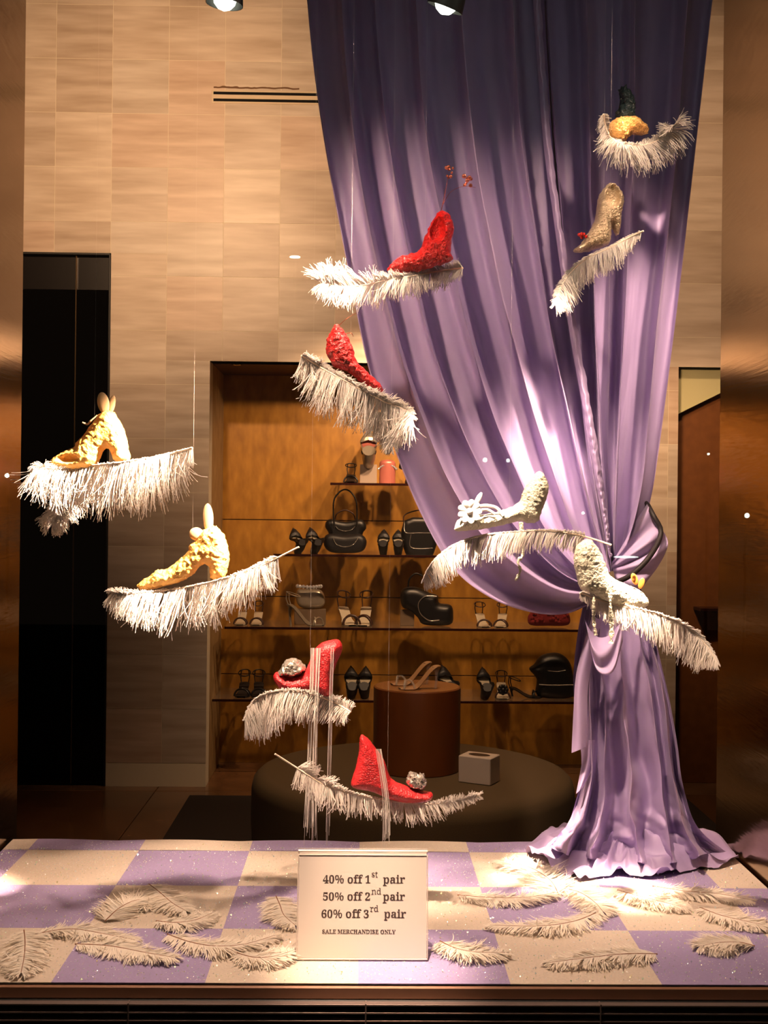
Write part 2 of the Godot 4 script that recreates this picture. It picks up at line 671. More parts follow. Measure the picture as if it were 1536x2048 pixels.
func make_pump(label: String, upper: Material, insole: Material, hh: float, pointed: float, group: String) -> Node3D:
	var o := thing("pump", label, "shoe", Vector3.ZERO, group)
	var wl := [0.009 - 0.006 * pointed, 0.010, 0.017, 0.024, 0.031, 0.036, 0.036, 0.034, 0.031, 0.029, 0.030, 0.032, 0.033, 0.033, 0.026]
	var hl := [0.012, 0.030, 0.034, 0.020, 0.018, 0.024, 0.040, 0.052]
	var pts := PackedVector3Array()
	var ns := 28
	var nf := 18
	for i in ns + 1:
		var s := float(i) / ns
		var w := curve(wl, s)
		var h := curve(hl, s)
		var open := lerpf(PI, 0.60 * PI, smoothstep(0.36, 0.44, s))
		for k in nf + 1:
			var f := lerpf(-open, open, float(k) / nf)
			pts.append(Vector3(w * sin(f), shoe_bed(s, hh) + h * (1.0 - cos(f)) / (1.0 - cos(open)), shoe_z(s) + (0.012 * (1 - cos(f)) * smoothstep(0.8, 1.0, s) * -0.4)))
	var m := MB.new()
	m.grid(pts, nf, ns)
	obj("upper", m.mesh(), upper, o)
	var l := PackedVector3Array()
	var r := PackedVector3Array()
	for i in 20:
		var s := lerpf(0.2, 0.98, i / 19.0)
		var w := curve(wl, s) * 0.8
		l.append(Vector3(-w, shoe_bed(s, hh) + 0.005, shoe_z(s))); r.append(Vector3(w, shoe_bed(s, hh) + 0.005, shoe_z(s)))
	obj("insole", strip(l, r, 0.002).mesh(), insole, o)
	var hm := MB.new()
	hm.tube(smooth_path(PackedVector3Array([Vector3(0, hh + 0.006, -0.066), Vector3(0, hh * 0.6, -0.07), Vector3(0, hh * 0.25, -0.066), Vector3(0, 0, -0.064)]), 10), PackedFloat32Array([0.027, 0.028, 0.028, 0.027, 0.026, 0.025, 0.024, 0.023, 0.023, 0.022, 0.022]), 14)
	obj("heel", hm.mesh(), upper, o)
	var l2 := PackedVector3Array()
	var r2 := PackedVector3Array()
	for i in 20:
		var s := lerpf(0.01, 0.97, i / 19.0)
		var w := curve(wl, s) * 0.92
		l2.append(Vector3(-w, shoe_bed(s, hh) + 0.001, shoe_z(s))); r2.append(Vector3(w, shoe_bed(s, hh) + 0.001, shoe_z(s)))
	obj("sole", strip(l2, r2, 0.005).mesh(), mats["sole"], o)
	return o


func arc_strap(m: MB, s: float, hh: float, w: float, h: float, r: float, tilt := 0.0) -> void:
	var p := PackedVector3Array()
	for k in 15:
		var a := PI * k / 14.0
		p.append(Vector3(-w * cos(a), shoe_bed(s, hh) + h * sin(a), shoe_z(s) + tilt * -cos(a)))
	m.tube(p, PackedFloat32Array([r]), 6)


func make_sandal(label: String, strap: Material, insole: Material, hh: float, kind: String, group: String) -> Node3D:
	var o := thing("sandal", label, "shoe", Vector3.ZERO, group)
	var wl := [0.020, 0.034, 0.037, 0.030, 0.023, 0.024, 0.025, 0.014]
	var l := PackedVector3Array()
	var r := PackedVector3Array()
	for i in 24:
		var s := i / 23.0
		var w := curve(wl, s)
		l.append(Vector3(-w, shoe_bed(s, hh) + 0.003, shoe_z(s))); r.append(Vector3(w, shoe_bed(s, hh) + 0.003, shoe_z(s)))
	obj("footbed", strip(l, r, 0.007).mesh(), insole, o)
	var hm := MB.new()
	hm.tube(smooth_path(PackedVector3Array([Vector3(0, hh - 0.002, -0.068), Vector3(0, hh * 0.6, -0.072), Vector3(0, 0, -0.066)]), 8), PackedFloat32Array([0.019, 0.015, 0.011, 0.009, 0.007, 0.006, 0.006, 0.006, 0.006]), 9)
	obj("heel", hm.mesh(), strap, o)
	for s in [0.14, 0.24]:
		var m := MB.new()
		arc_strap(m, s, hh, 0.037, 0.036, 0.0048, 0.014 if s < 0.2 else -0.014)
		obj("toe_strap", m.mesh(), strap, o)
	var c := Vector3(0, hh + 0.052, -0.055)
	if kind != "mule":
		var ring := MB.new()
		var p := PackedVector3Array()
		for k in 25:
			var a := TAU * k / 24.0
			p.append(c + Vector3(0.030 * cos(a), 0.012 * sin(a), -0.034 * sin(a)))
		ring.tube(p, PackedFloat32Array([0.0028]), 6, false)
		obj("ankle_strap", ring.mesh(), strap, o)
		for sx in [-1.0, 1.0]:
			var bk := MB.new()
			bk.tube(PackedVector3Array([Vector3(sx * 0.018, hh + 0.002, -0.075), Vector3(sx * 0.022, hh + 0.03, -0.085), c + Vector3(sx * 0.018, 0.009, -0.027)]), PackedFloat32Array([0.003]), 6)
			obj("heel_strap", bk.mesh(), strap, o)
	return o


func bag_body(o: Node3D, flat: Array, cx: float, cy: float, d: float, half: float, mat: Material, called := "body") -> MeshInstance3D:
	return obj(called, solid(smooth_poly(flat, cx, cy, d / FP), half * 0.9, half, 0.0075), mat, o)


func bag_tube(o: Node3D, called: String, flat: Array, cx: float, cy: float, d: float, z: float, r: float, mat: Material) -> void:
	var p := PackedVector3Array()
	for i in range(0, flat.size(), 2): p.append(Vector3((flat[i] - cx) * d / FP, (cy - flat[i + 1]) * d / FP, z))
	var m := MB.new()
	m.tube(smooth_path(p, 30), PackedFloat32Array([r]), 7)
	obj(called, m.mesh(), mat, o)


func beads(o: Node3D, called: String, flat: Array, cx: float, cy: float, d: float, z: float, r: float, count: int, mat: Material) -> void:
	var p := PackedVector3Array()
	for i in range(0, flat.size(), 2): p.append(Vector3((flat[i] - cx) * d / FP, (cy - flat[i + 1]) * d / FP, z))
	var m := MB.new()
	for i in count:
		m.ball(spline(p, i / float(count - 1)), Vector3.ONE * r, Basis(), 6)
	obj(called, m.mesh(), mat, o).set_meta("kind", "stuff")


func _ready() -> void:
	rng.seed = 7
	nz.noise_type = FastNoiseLite.TYPE_SIMPLEX_SMOOTH
	nz.fractal_octaves = 3
	nz.seed = 5
	# ------------------------------------------------ camera, sky, exposure, lamps
	cam_basis = Basis.from_euler(Vector3(0.00256, -0.01795, 0.0105))
	var cam := Camera3D.new()
	cam.name = "camera"
	cam.transform = Transform3D(cam_basis, Vector3(0, EYE, 0))
	cam.fov = rad_to_deg(2.0 * atan(1024.0 / FP))
	cam.near = 0.05
	cam.far = 100.0
	add_child(cam)
	cam.current = true
	var env := Environment.new()
	env.background_mode = Environment.BG_COLOR
	env.background_color = Color(0.17, 0.13, 0.10)
	env.tonemap_mode = Environment.TONE_MAPPER_LINEAR
	env.tonemap_exposure = 1.0
	env.sdfgi_enabled = true
	env.ssao_enabled = true
	env.ssil_enabled = true
	var we := WorldEnvironment.new()
	we.name = "night"
	we.environment = env
	add_child(we)
	glow("bulb", Color(0.95, 1.0, 0.92), 6.0)
	var warm := Color(1.0, 0.84, 0.715)
	var amber := Color(1.0, 0.80, 0.61)
	# lamps: [where x, height above the eye, distance], picture point and distance aimed at, energy, half angle
	var lamps := [  # only the first two hang in view; the rail lamps are unseen, placed by effect
		["round spotlight hanging at the top edge above the slotted air vent", W(440, 2.6), 1.150, 2.6, P(330, 1200, 2.72), 0.9, 15.0, warm],
		["round spotlight hanging at the top edge before the lilac curtain", W(885, 2.6), 1.150, 2.6, P(690, 590, 2.80), 6.0, 15.0, warm],
		["unseen spotlight on the lighting rail trained on the amber shoe with ears", 0.82, 1.18, 2.25, P(215, 925, 2.72), 125.0, 4.4, warm],
		["unseen spotlight on the lighting rail trained on the lower amber shoe", 0.70, 1.18, 2.25, P(370, 1165, 2.66), 80.0, 4.3, warm],
		["unseen spotlight on the lighting rail trained on the topmost red shoe's plume", 0.10, 1.22, 2.25, P(665, 570, 2.82), 36.0, 4.6, warm],
		["unseen spotlight on the lighting rail trained on the curtain folds", 0.46, 1.25, 2.25, P(1095, 890, 3.10), 15.0, 6.0, warm],
		["unseen spotlight on the lighting rail trained on the white sculpted shoes", -0.12, 1.18, 2.25, P(940, 1070, 2.72), 46.0, 5.5, warm],
		["unseen spotlight on the lighting rail trained on the tie of the curtain", 0.58, 1.18, 2.25, P(1275, 1205, 2.68), 46.0, 4.5, warm],
		["unseen spotlight on the lighting rail trained on the sale sign", 0.0, 1.25, 2.205, P(752, 1940, 2.42), 14.0, 7.0, warm],
		["unseen spotlight on the lighting rail trained on the part of the curtain beside the passage", 0.95, 1.25, 2.3, P(1290, 700, 3.15), 2.6, 14.0, warm],
		["unseen wide spotlight on the lighting rail washing the chequered platform", -0.24, 1.25, 2.25, P(690, 1940, 2.38), 4.2, 34.0, warm],
		["unseen wide spotlight on the lighting rail washing the lower curtain", 0.22, 1.25, 2.25, P(1235, 1420, 3.1), 6.5, 22.0, warm],
		["unseen wide spotlight on the lighting rail washing the broad folds of the curtain", -0.42, 1.3, 2.25, P(960, 890, 3.1), 1.7, 37.0, warm],
		["unseen wide spotlight on the lighting rail washing the middle of the curtain", 0.76, 1.3, 2.42, P(1060, 800, 3.1), 1.0, 37.0, warm],
		["unseen spotlight on the lighting rail trained on the lowest red shoe", -0.56, 1.2, 2.27, P(690, 1510, 2.85), 13.0, 8.0, warm],
		["unseen spotlight on the lighting rail trained on the dark gold shoe", 0.34, 1.25, 2.25, P(1243, 262, 2.9), 4.5, 3.6, warm],
	]
	for l in lamps:
		spotlight(l[0], Vector3(l[1], EYE + l[2], -l[3]), l[4], l[5], l[6], l[7])
	spotlight("unseen shop spotlight washing the upper tiled wall", Vector3(-0.95, EYE + 2.05, -3.6), P(315, 350, WALL), 9.0, 40.0, amber, 1.0, 0.06, "shop spotlights", true)  # out of view, placed to make the bright round on the upper wall
	spotlight("unseen shop spotlight washing the tiled wall behind the curtain", Vector3(1.35, EYE + 2.1, -3.8), P(1380, 450, WALL), 4.4, 36.0, amber, 1.0, 0.06, "shop spotlights", true)  # out of view, placed to light the strip of wall past the curtain
	spotlight("shop spotlight before the alcove, hidden by the upper curtain", Vector3(0.25, EYE + 1.03, -5.6), P(680, 1090, 6.93), 2.4, 44.0, amber, 0.8, 0.03, "shop spotlights", true)
	spotlight("shop spotlight before the alcove, hidden by the middle of the curtain", Vector3(0.65, EYE + 1.03, -5.6), P(900, 1150, 6.93), 2.2, 44.0, amber, 0.8, 0.03, "shop spotlights", true)
	spotlight("added fill spotlight out of view high over the round ottoman", Vector3(0.25, EYE + 3.1, -4.2), P(830, 1500, 4.85), 6.0, 27.0, amber, 1.0, 0.06, "shop spotlights", true)  # added fill lamp, lifts the ottoman and what stands on it
	spotlight("added unseen fill spotlight before the brown wood passage", Vector3(1.27, EYE + 0.84, -5.3), P(1400, 1010, 6.45), 1.5, 42.0, amber, 1.0, 0.06, "shop spotlights", true)  # added fill lamp behind the curtain, brightens the wood niche

	make_materials()
	build_room()
	build_platform()
	build_curtain()
	build_alcove()
	build_floating()
	build_loose_feathers()
	build_outside()


func make_materials() -> void:
	var fe := std("feather", Color(0.985, 0.97, 0.95), 0.85)
	fe.backlight_enabled = true
	fe.backlight = Color(0.96, 0.94, 0.92)
	var fc := std("cream_feather", Color(0.985, 0.955, 0.91), 0.85)
	fc.backlight_enabled = true
	fc.backlight = Color(0.6, 0.58, 0.55)
	std("quill", Color(0.93, 0.86, 0.78), 0.5)
	std("brown_quill", Color(0.55, 0.36, 0.24), 0.5)
	std("nylon", Color(0.95, 0.93, 0.9), 0.25)
	std("sole", Color(0.10, 0.07, 0.06), 0.6)
	var crinkle := noise_tex(0.035, Color.BLACK, Color.WHITE, FastNoiseLite.TYPE_CELLULAR, 512, 3, true, 3)
	var fine := noise_tex(0.06, Color.BLACK, Color.WHITE, FastNoiseLite.TYPE_SIMPLEX_SMOOTH, 512, 4, true, 4)
	bumpy(std("red_foil", Color(0.80, 0.10, 0.10), 0.28), crinkle, 1.3, Vector3.ONE * 9.0)
	bumpy(std("red_paper", Color(0.80, 0.17, 0.17), 0.33), crinkle, 1.1, Vector3.ONE * 8.0)
	bumpy(std("red_lacquer", Color(0.72, 0.15, 0.17), 0.38), fine, 0.35, Vector3.ONE * 6.0)
	var yw := bumpy(std("amber_wax", Color(0.95, 0.76, 0.40), 0.45), crinkle, 0.45, Vector3.ONE * 9.0)
	yw.backlight_enabled = true
	yw.backlight = Color(0.4, 0.3, 0.1)
	var yp := std("pale_amber", Color(0.93, 0.80, 0.60), 0.45)
	yp.backlight_enabled = true
	yp.backlight = Color(0.4, 0.33, 0.22)
	bumpy(std("white_plaster", Color(0.86, 0.85, 0.76), 0.5), crinkle, 1.0, Vector3.ONE * 9.0)
	bumpy(std("silver_leaf", Color(0.82, 0.74, 0.62), 0.3, 0.6), crinkle, 1.2, Vector3.ONE * 9.0)
	bumpy(std("gold_leaf", Color(0.95, 0.74, 0.45), 0.3, 0.7), crinkle, 1.4, Vector3.ONE * 10.0)
	bumpy(std("dark_teal", Color(0.10, 0.16, 0.17), 0.35), crinkle, 1.0, Vector3.ONE * 8.0)
	bumpy(std("crystal", Color(0.80, 0.77, 0.73), 0.16, 0.75), crinkle, 0.5, Vector3.ONE * 14.0)
	std("white_petal", Color(0.96, 0.95, 0.92), 0.6)
	std("gold_petal", Color(0.85, 0.55, 0.25), 0.4, 0.3)
	std("red_gem", Color(0.75, 0.15, 0.12), 0.15, 0.3)
	std("copper_wire", Color(0.60, 0.25, 0.16), 0.35, 0.8)
	var satin := std("lilac_satin", Color(0.685, 0.615, 0.79), 0.5)
	satin.rim_enabled = true
	satin.rim = 0.35
	satin.rim_tint = 0.6
	var weave := noise_tex(0.02, Color(0.95, 0.95, 0.95), Color(1, 1, 1), FastNoiseLite.TYPE_SIMPLEX_SMOOTH, 256, 4)
	tri_tex(satin, weave, Vector3(3, 1.2, 3), true)
	# shop goods
	std("black_leather", Color(0.05, 0.045, 0.05), 0.42)
	std("black_satin", Color(0.045, 0.04, 0.06), 0.5)
	std("black_patent", Color(0.04, 0.035, 0.035), 0.15)
	std("brown_strap", Color(0.22, 0.13, 0.09), 0.4)
	std("silver_leather", Color(0.66, 0.62, 0.56), 0.28, 0.6)
	std("silver_insole", Color(0.78, 0.74, 0.66), 0.3, 0.3)
	std("beige_insole", Color(0.70, 0.58, 0.44), 0.45)
	std("pink_satin", Color(0.72, 0.42, 0.38), 0.35, 0.2)
	std("rhinestone", Color(0.92, 0.93, 0.97), 0.08, 0.7)
	std("silver_chain", Color(0.85, 0.84, 0.82), 0.18, 0.9)
	std("red_fabric", Color(0.42, 0.04, 0.05), 0.9)
	var clear := std("clear_acrylic", Color(0.92, 0.92, 0.9, 0.22), 0.05)
	clear.transparency = BaseMaterial3D.TRANSPARENCY_ALPHA
	var pane := std("window_glass", Color(1, 1, 1, 0.0), 0.0)
	pane.transparency = BaseMaterial3D.TRANSPARENCY_ALPHA
	var sg := std("shelf_glass", Color(0.75, 0.72, 0.66, 0.1), 0.03)
	sg.transparency = BaseMaterial3D.TRANSPARENCY_ALPHA
	std("shelf_edge", Color(0.16, 0.05, 0.03), 0.25)
	std("grille_dark", Color(0.055, 0.045, 0.04), 0.5)
	std("grille_bar", Color(0.50, 0.44, 0.42), 0.4, 0.3)
	std("bronze_edge", Color(0.62, 0.46, 0.36), 0.45, 0.1)
	std("black_glass", Color(0.012, 0.01, 0.01), 0.06)
	std("door_metal", Color(0.45, 0.36, 0.25), 0.35, 0.8)
	std("paper", Color(0.93, 0.89, 0.85), 0.7)
	std("ink", Color(0.27, 0.21, 0.20), 0.8)
	std("grout", Color(0.88, 0.84, 0.75), 0.9)


func slab(o: Node3D, called: String, x0: float, x1: float, y0: float, y1: float, z0: float, z1: float, mat: Material, bev := 0.002) -> MeshInstance3D:
	var c := Vector3((x0 + x1) / 2, (y0 + y1) / 2, (z0 + z1) / 2)
	var m := MB.new()
	m.box(Vector3.ZERO, Vector3(absf(x1 - x0), absf(y1 - y0), absf(z1 - z0)), bev)
	return obj(called, m.mesh(), mat, o, c)


const AX0 := -0.83      # alcove, x from / to
const AX1 := 1.316
const LINTEL := EYE + 0.818
const ALC := 6.93       # distance of the back of the alcove
const DOORX := -1.365
const DOORY := EYE + 1.39
const RX0 := 1.70       # right passage


func build_room() -> void:
	# --- tiled back wall
	var wall := struct_node("wall_back", "back wall of beige travertine tiles with an alcove of shoe shelves")
	var vein := noise_tex(0.006, Color(0.84, 0.80, 0.75), Color(1, 0.99, 0.97), FastNoiseLite.TYPE_SIMPLEX_SMOOTH, 512, 5, false, 9)
	var tints := [Color(0.84, 0.79, 0.745), Color(0.87, 0.82, 0.77), Color(0.805, 0.75, 0.70), Color(0.86, 0.81, 0.76), Color(0.83, 0.79, 0.75), Color(0.85, 0.775, 0.72)]
	var stone := []
	for i in 6:
		stone.append(tri_tex(std("travertine_%d" % i, tints[i], 0.42), vein, Vector3(0.45, 3.6, 1.0), true, Vector3(i * 0.37, i * 0.21, 0)))
	var zf := -WALL
	var top := 4.75
	for r in [[-3.2, DOORX, DOORY, top], [DOORX, AX0, 0.0, top], [AX0, AX1, LINTEL, top], [AX1, RX0, 0.0, top], [RX0, 3.2, LINTEL, top]]:
		slab(wall, "backing", r[0], r[1], r[2], r[3], zf - 0.12, zf - 0.0008, mats["grout"], 0.0005)
	var tile := 0.3015
	for iy in 16:
		for ix in 17:
			var x0 := -2.272 + ix * tile
			var x1 := x0 + tile - 0.0022
			var y0 := 4.745 - (iy + 1) * 0.2905 + 0.03
			var y1 := y0 + 0.2905 - 0.0022
			var parts := [[x0, x1, y0, y1]]
			for hole in [[-9.0, DOORX, 0.0, DOORY], [AX0, AX1, 0.0, LINTEL], [RX0, 9.0, 0.0, LINTEL]]:
				var nxt := []
				for q in parts:
					if q[0] >= hole[1] or q[1] <= hole[0] or q[3] <= hole[2] or q[2] >= hole[3]:
						nxt.append(q); continue
					if q[3] > hole[3] + 0.01: nxt.append([q[0], q[1], hole[3] + 0.001, q[3]])
					if q[0] < hole[0] - 0.01: nxt.append([q[0], hole[0], q[2], minf(q[3], hole[3])])
					if q[1] > hole[1] + 0.01: nxt.append([hole[1], q[1], q[2], minf(q[3], hole[3])])
				parts = nxt
			for q in parts:
				slab(wall, "tile", q[0], q[1], maxf(q[2], 0.0), q[3], zf - 0.006, zf, stone[rng.randi() % 6], 0.0003)
	# --- shop shell: side walls, ceiling, floor
	var plain := std("plaster", Color(0.46, 0.38, 0.29), 0.8)
	for sd in [[-3.3, -3.2, "wall_west"], [3.2, 3.3, "wall_east"]]:
		var w := struct_node(sd[2], "plain beige side wall of the shop")
		slab(w, "panel", sd[0], sd[1], -0.1, 4.85, -8.2, -2.2, plain)
	var far := struct_node("wall_rear", "dark rear wall behind the door opening")
	slab(far, "panel", -3.3, 3.3, -0.1, 4.85, -8.3, -8.2, std("dark_wall", Color(0.10, 0.075, 0.055), 0.8))
	var ceil := struct_node("ceiling", "dark shop ceiling above the window", "ceiling")
	slab(ceil, "panel", -3.3, 3.3, 4.75, 4.85, -8.2, -2.15, std("ceiling_paint", Color(0.3, 0.26, 0.22), 0.9))
	var front := struct_node("wall_front", "shop front around the display window")
	var fm := std("front_stone", Color(0.12, 0.10, 0.09), 0.7)
	slab(front, "pier", -3.3, -1.6, -0.1, 4.85, -2.3, -2.16, fm)
	slab(front, "pier", 1.65, 3.3, -0.1, 4.85, -2.3, -2.16, fm)
	slab(front, "header", -1.6, 1.65, 3.1, 4.85, -2.2, -2.16, fm)
	slab(front, "sill", -1.6, 1.65, -0.1, 0.36, -2.3, -2.16, fm)
	var fl := struct_node("floor", "polished dark brown stone floor of the shop", "floor")
	var ft := noise_tex(0.012, Color(0.8, 0.8, 0.8), Color(1, 1, 1), FastNoiseLite.TYPE_SIMPLEX_SMOOTH, 512, 4, false, 12)
	slab(fl, "bed", -3.3, 3.3, -0.1, -0.02, -8.2, -2.2, mats["grille_dark"])
	for ix in 6:
		for iz in 6:
			var fmat := tri_tex(std("floor_stone_%d" % ((ix + iz) % 3), Color(0.47, 0.33, 0.22).lightened(0.03 * ((ix + iz) % 3)), 0.2), ft, Vector3.ONE * 0.8)
			slab(fl, "slab", -3.2 + ix * 1.06, -3.2 + ix * 1.06 + 1.056, -0.03, 0.0, -8.2 + iz * 1.0, -8.2 + iz * 1.0 + 0.996, fmat)
	# --- dark glass door
	var door := struct_node("door_1", "tall dark glass door with two leaves in the tiled wall", "door")
	slab(door, "frame", DOORX - 0.012, DOORX, 0.0, DOORY, -WALL - 0.06, -WALL + 0.002, mats["grille_dark"])
	slab(door, "frame", -3.2, DOORX, DOORY - 0.012, DOORY, -WALL - 0.06, -WALL + 0.002, mats["grille_dark"])
	slab(door, "leaf", -1.552, DOORX - 0.012, 0.008, DOORY - 0.2, -WALL - 0.03, -WALL - 0.018, mats["black_glass"])
	slab(door, "leaf", -3.2, -1.557, 0.008, DOORY - 0.2, -WALL - 0.03, -WALL - 0.018, mats["black_glass"])
	slab(door, "transom", -3.2, DOORX - 0.012, DOORY - 0.195, DOORY - 0.012, -WALL - 0.05, -WALL - 0.03, std("transom_dark", Color(0.06, 0.035, 0.03), 0.3))
	slab(door, "seam_strip", -1.5575, -1.5515, 0.008, DOORY - 0.012, -WALL - 0.03, -WALL - 0.012, mats["door_metal"])
	# --- passage on the other side
	var wood := noise_tex(0.02, Color(0.86, 0.84, 0.82), Color(1, 1, 1), FastNoiseLite.TYPE_SIMPLEX_SMOOTH, 512, 4, false, 15)
	var brown := tri_tex(std("brown_wood", Color(0.50, 0.31, 0.15), 0.4), wood, Vector3(1.2, 1.2, 0.3))
	var pas := struct_node("trim_1", "brown wood lined niche beside the hanging curtain", "niche")
	slab(pas, "back_panel", RX0 - 0.02, 2.3, 0.0, LINTEL, -6.53, -6.47, brown)
	slab(pas, "side_panel", 2.24, 2.3, 0.0, LINTEL, -6.47, -WALL - 0.006, brown)
	slab(pas, "jamb", RX0 - 0.03, RX0, 0.0, LINTEL, -6.53, -WALL - 0.006, brown)
	slab(pas, "soffit", RX0 - 0.03, 2.3, LINTEL, LINTEL + 0.04, -6.53, -WALL - 0.006, std("pale_paint", Color(0.80, 0.78, 0.60), 0.7))
	var bh := MB.new()      # pale panel with a slanting lower edge
	var zb := -6.40
	var bx := [Vector2(RX0 + 0.001, LINTEL - 0.001), Vector2(2.2, LINTEL - 0.001), Vector2(2.2, LINTEL - 0.006), Vector2(RX0 + 0.001, EYE + 0.56)]
	for k in 4:
		var a: Vector2 = bx[k]
		var b: Vector2 = bx[(k + 1) % 4]
		bh.quad(Vector3(a.x, a.y, zb), Vector3(a.x, a.y, zb - 0.06), Vector3(b.x, b.y, zb - 0.06), Vector3(b.x, b.y, zb))
	bh.quad(Vector3(bx[0].x, bx[0].y, zb), Vector3(bx[1].x, bx[1].y, zb), Vector3(bx[2].x, bx[2].y, zb), Vector3(bx[3].x, bx[3].y, zb))
	obj("pale_panel", bh.mesh(), mats["pale_paint"], pas)
	slab(pas, "ledge", 1.84, 2.24, H(1215, 6.4), H(1209, 6.4), -6.47, -6.33, mats["shelf_edge"])
	# --- air vent
	var y1 := H(187, WALL)
	var vent := thing("air_vent", "long slotted air vent set in the upper tiled wall", "vent", Vector3(P(427, 198, WALL).x, y1 - 0.03, -WALL))
	var vx := 1.2
	slab(vent, "frame", -0.01, vx, -0.036, 0.036, -0.004, 0.0035, std("vent_frame", Color(0.80, 0.73, 0.62), 0.5), 0.001)
	for s in [0.011, -0.026]:
		slab(vent, "slot", 0.0, vx - 0.01, s, s + 0.015, 0.0, 0.0042, std("slot_black", Color(0.008, 0.007, 0.006), 1.0), 0.0003)
	var soot := MB.new()
	var sp := PackedVector3Array()
	nz.frequency = 1.0
	for i in 41:
		var x := i * 0.0115
		var up := 0.006 + 0.012 * absf(nz.get_noise_1d(i * 0.37)) * (1.0 - i / 45.0)
		sp.append(Vector3(x, 0.048 + up + 0.006 * nz.get_noise_1d(i * 0.11), 0.0005))
		sp.append(Vector3(x, 0.046 + 0.006 * nz.get_noise_1d(i * 0.11), 0.0005))
	soot.grid(sp, 1, 40)
	obj("soot_stain", soot.mesh(), std("soot", Color(0.42, 0.31, 0.22), 0.95), vent)
	# --- polished metal side panels of the display window
	var pm := std("bronze_mirror", Color(0.66, 0.57, 0.48), 0.15, 1.0)
	var brush := noise_tex(0.03, Color.BLACK, Color.WHITE, FastNoiseLite.TYPE_SIMPLEX_SMOOTH, 512, 3, true, 21)
	bumpy(pm, brush, 0.01, Vector3(0.5, 6.0, 0.3))
	for sd in [[-1.035, -0.995, "wall_left", "polished bronze metal side panel of the display, nearer the dark glass door"], [1.045, 1.085, "wall_right", "polished bronze metal side panel of the display, beside the curtain"]]:
		var w := struct_node(sd[2], sd[3])
		slab(w, "panel", sd[0], sd[1], 0.0, 3.28, -3.42, -2.24, pm, 0.004)
		slab(w, "panel", sd[0], sd[1], 3.284, 4.75, -3.42, -2.24, pm, 0.004)
	# --- window glass
	var win := struct_node("window_1", "large clear pane of the shop window", "window")
	slab(win, "pane", -1.6, 1.65, 0.36, 3.1, -2.182, -2.176, mats["window_glass"], 0.0005)
	# --- lighting rail out of view, added to carry the spotlights
	var rail := thing("unseen_lighting_rail", "unseen black lighting rail hung above the view to carry the spotlights", "rail", Vector3(0, EYE + 1.36, -2.27))
	slab(rail, "bar", -0.99, 1.04, -0.015, 0.015, -0.015, 0.015, mats["grille_dark"])
	for x in [-0.8, 0.85]:
		slab(rail, "hanger", x - 0.006, x + 0.006, 0.015, 4.75 - EYE - 1.36, -0.006, 0.006, mats["grille_dark"])
	# --- rug and ottoman
	var rugt := noise_tex(0.2, Color(0.75, 0.75, 0.75), Color(1, 1, 1), FastNoiseLite.TYPE_SIMPLEX, 256, 3, false, 30)
	var rug := thing("rug", "dark brown rug under the round ottoman", "rug", Vector3(0.4, 0, -5.0))
	slab(rug, "pile", -1.28, 1.3, 0.001, 0.014, -1.06, 1.2, tri_tex(std("rug_pile", Color(0.17, 0.13, 0.115), 0.95), rugt, Vector3.ONE * 8.0))
	var ot := thing("ottoman", "large round olive brown upholstered ottoman in the shop", "ottoman", Vector3(W(831, 4.85), 0.014, -4.85))
	var om := tri_tex(std("ottoman_cloth", Color(0.42, 0.345, 0.235), 0.9), rugt, Vector3.ONE * 6.0)
	var b1 := MB.new()
	b1.lathe(Vector3.ZERO, [[0.0, 0.03], [0.62, 0.03], [0.655, 0.05], [0.665, 0.2], [0.664, 0.34], [0.655, 0.375], [0.635, 0.395], [0.60, 0.404], [0.3, 0.406], [0.0, 0.406]], 64)
	obj("seat", b1.mesh(), om, ot)
	var b2 := MB.new()
	b2.lathe(Vector3.ZERO, [[0.0, 0.0], [0.58, 0.0], [0.58, 0.04], [0.0, 0.04]], 48)
	obj("base", b2.mesh(), mats["sole"], ot)
	var col := thing("display_drum", "round brown wooden display drum standing on the ottoman", "pedestal", Vector3(W(838, 4.85), 0.421, -4.85))
	var dw := tri_tex(std("drum_wood", Color(0.52, 0.29, 0.12), 0.35), wood, Vector3(1.0, 0.3, 1.0))
	var b3 := MB.new()
	b3.lathe(Vector3.ZERO, [[0.0, 0.0], [0.178, 0.0], [0.18, 0.003], [0.18, 0.336], [0.177, 0.341], [0.0, 0.341]], 64)
	obj("body", b3.mesh(), dw, col)
	var b4 := MB.new()
	b4.lathe(Vector3.ZERO, [[0.0, 0.341], [0.174, 0.341], [0.174, 0.3425], [0.0, 0.3425]], 48)
	obj("top", b4.mesh(), std("drum_top", Color(0.62, 0.42, 0.22), 0.4), col)
	# tissue box
	var tb := thing("tissue_box", "small white tissue box with a dark slot on the ottoman", "box", Vector3(W(964, 4.62), 0.421, -4.62))
	tb.rotation.y = -0.5
	slab(tb, "carton", -0.068, 0.068, 0.0, 0.105, -0.05, 0.05, std("white_card", Color(0.84, 0.79, 0.74), 0.6), 0.003)
	var sl := MB.new()
	sl.lathe(Vector3(0, 0.1052, 0), [[0.0, 0.0], [0.045, 0.0], [0.045, 0.0006], [0.0, 0.0006]], 24, 1.0, 0.55)
	obj("slot", sl.mesh(), mats["black_leather"], tb)


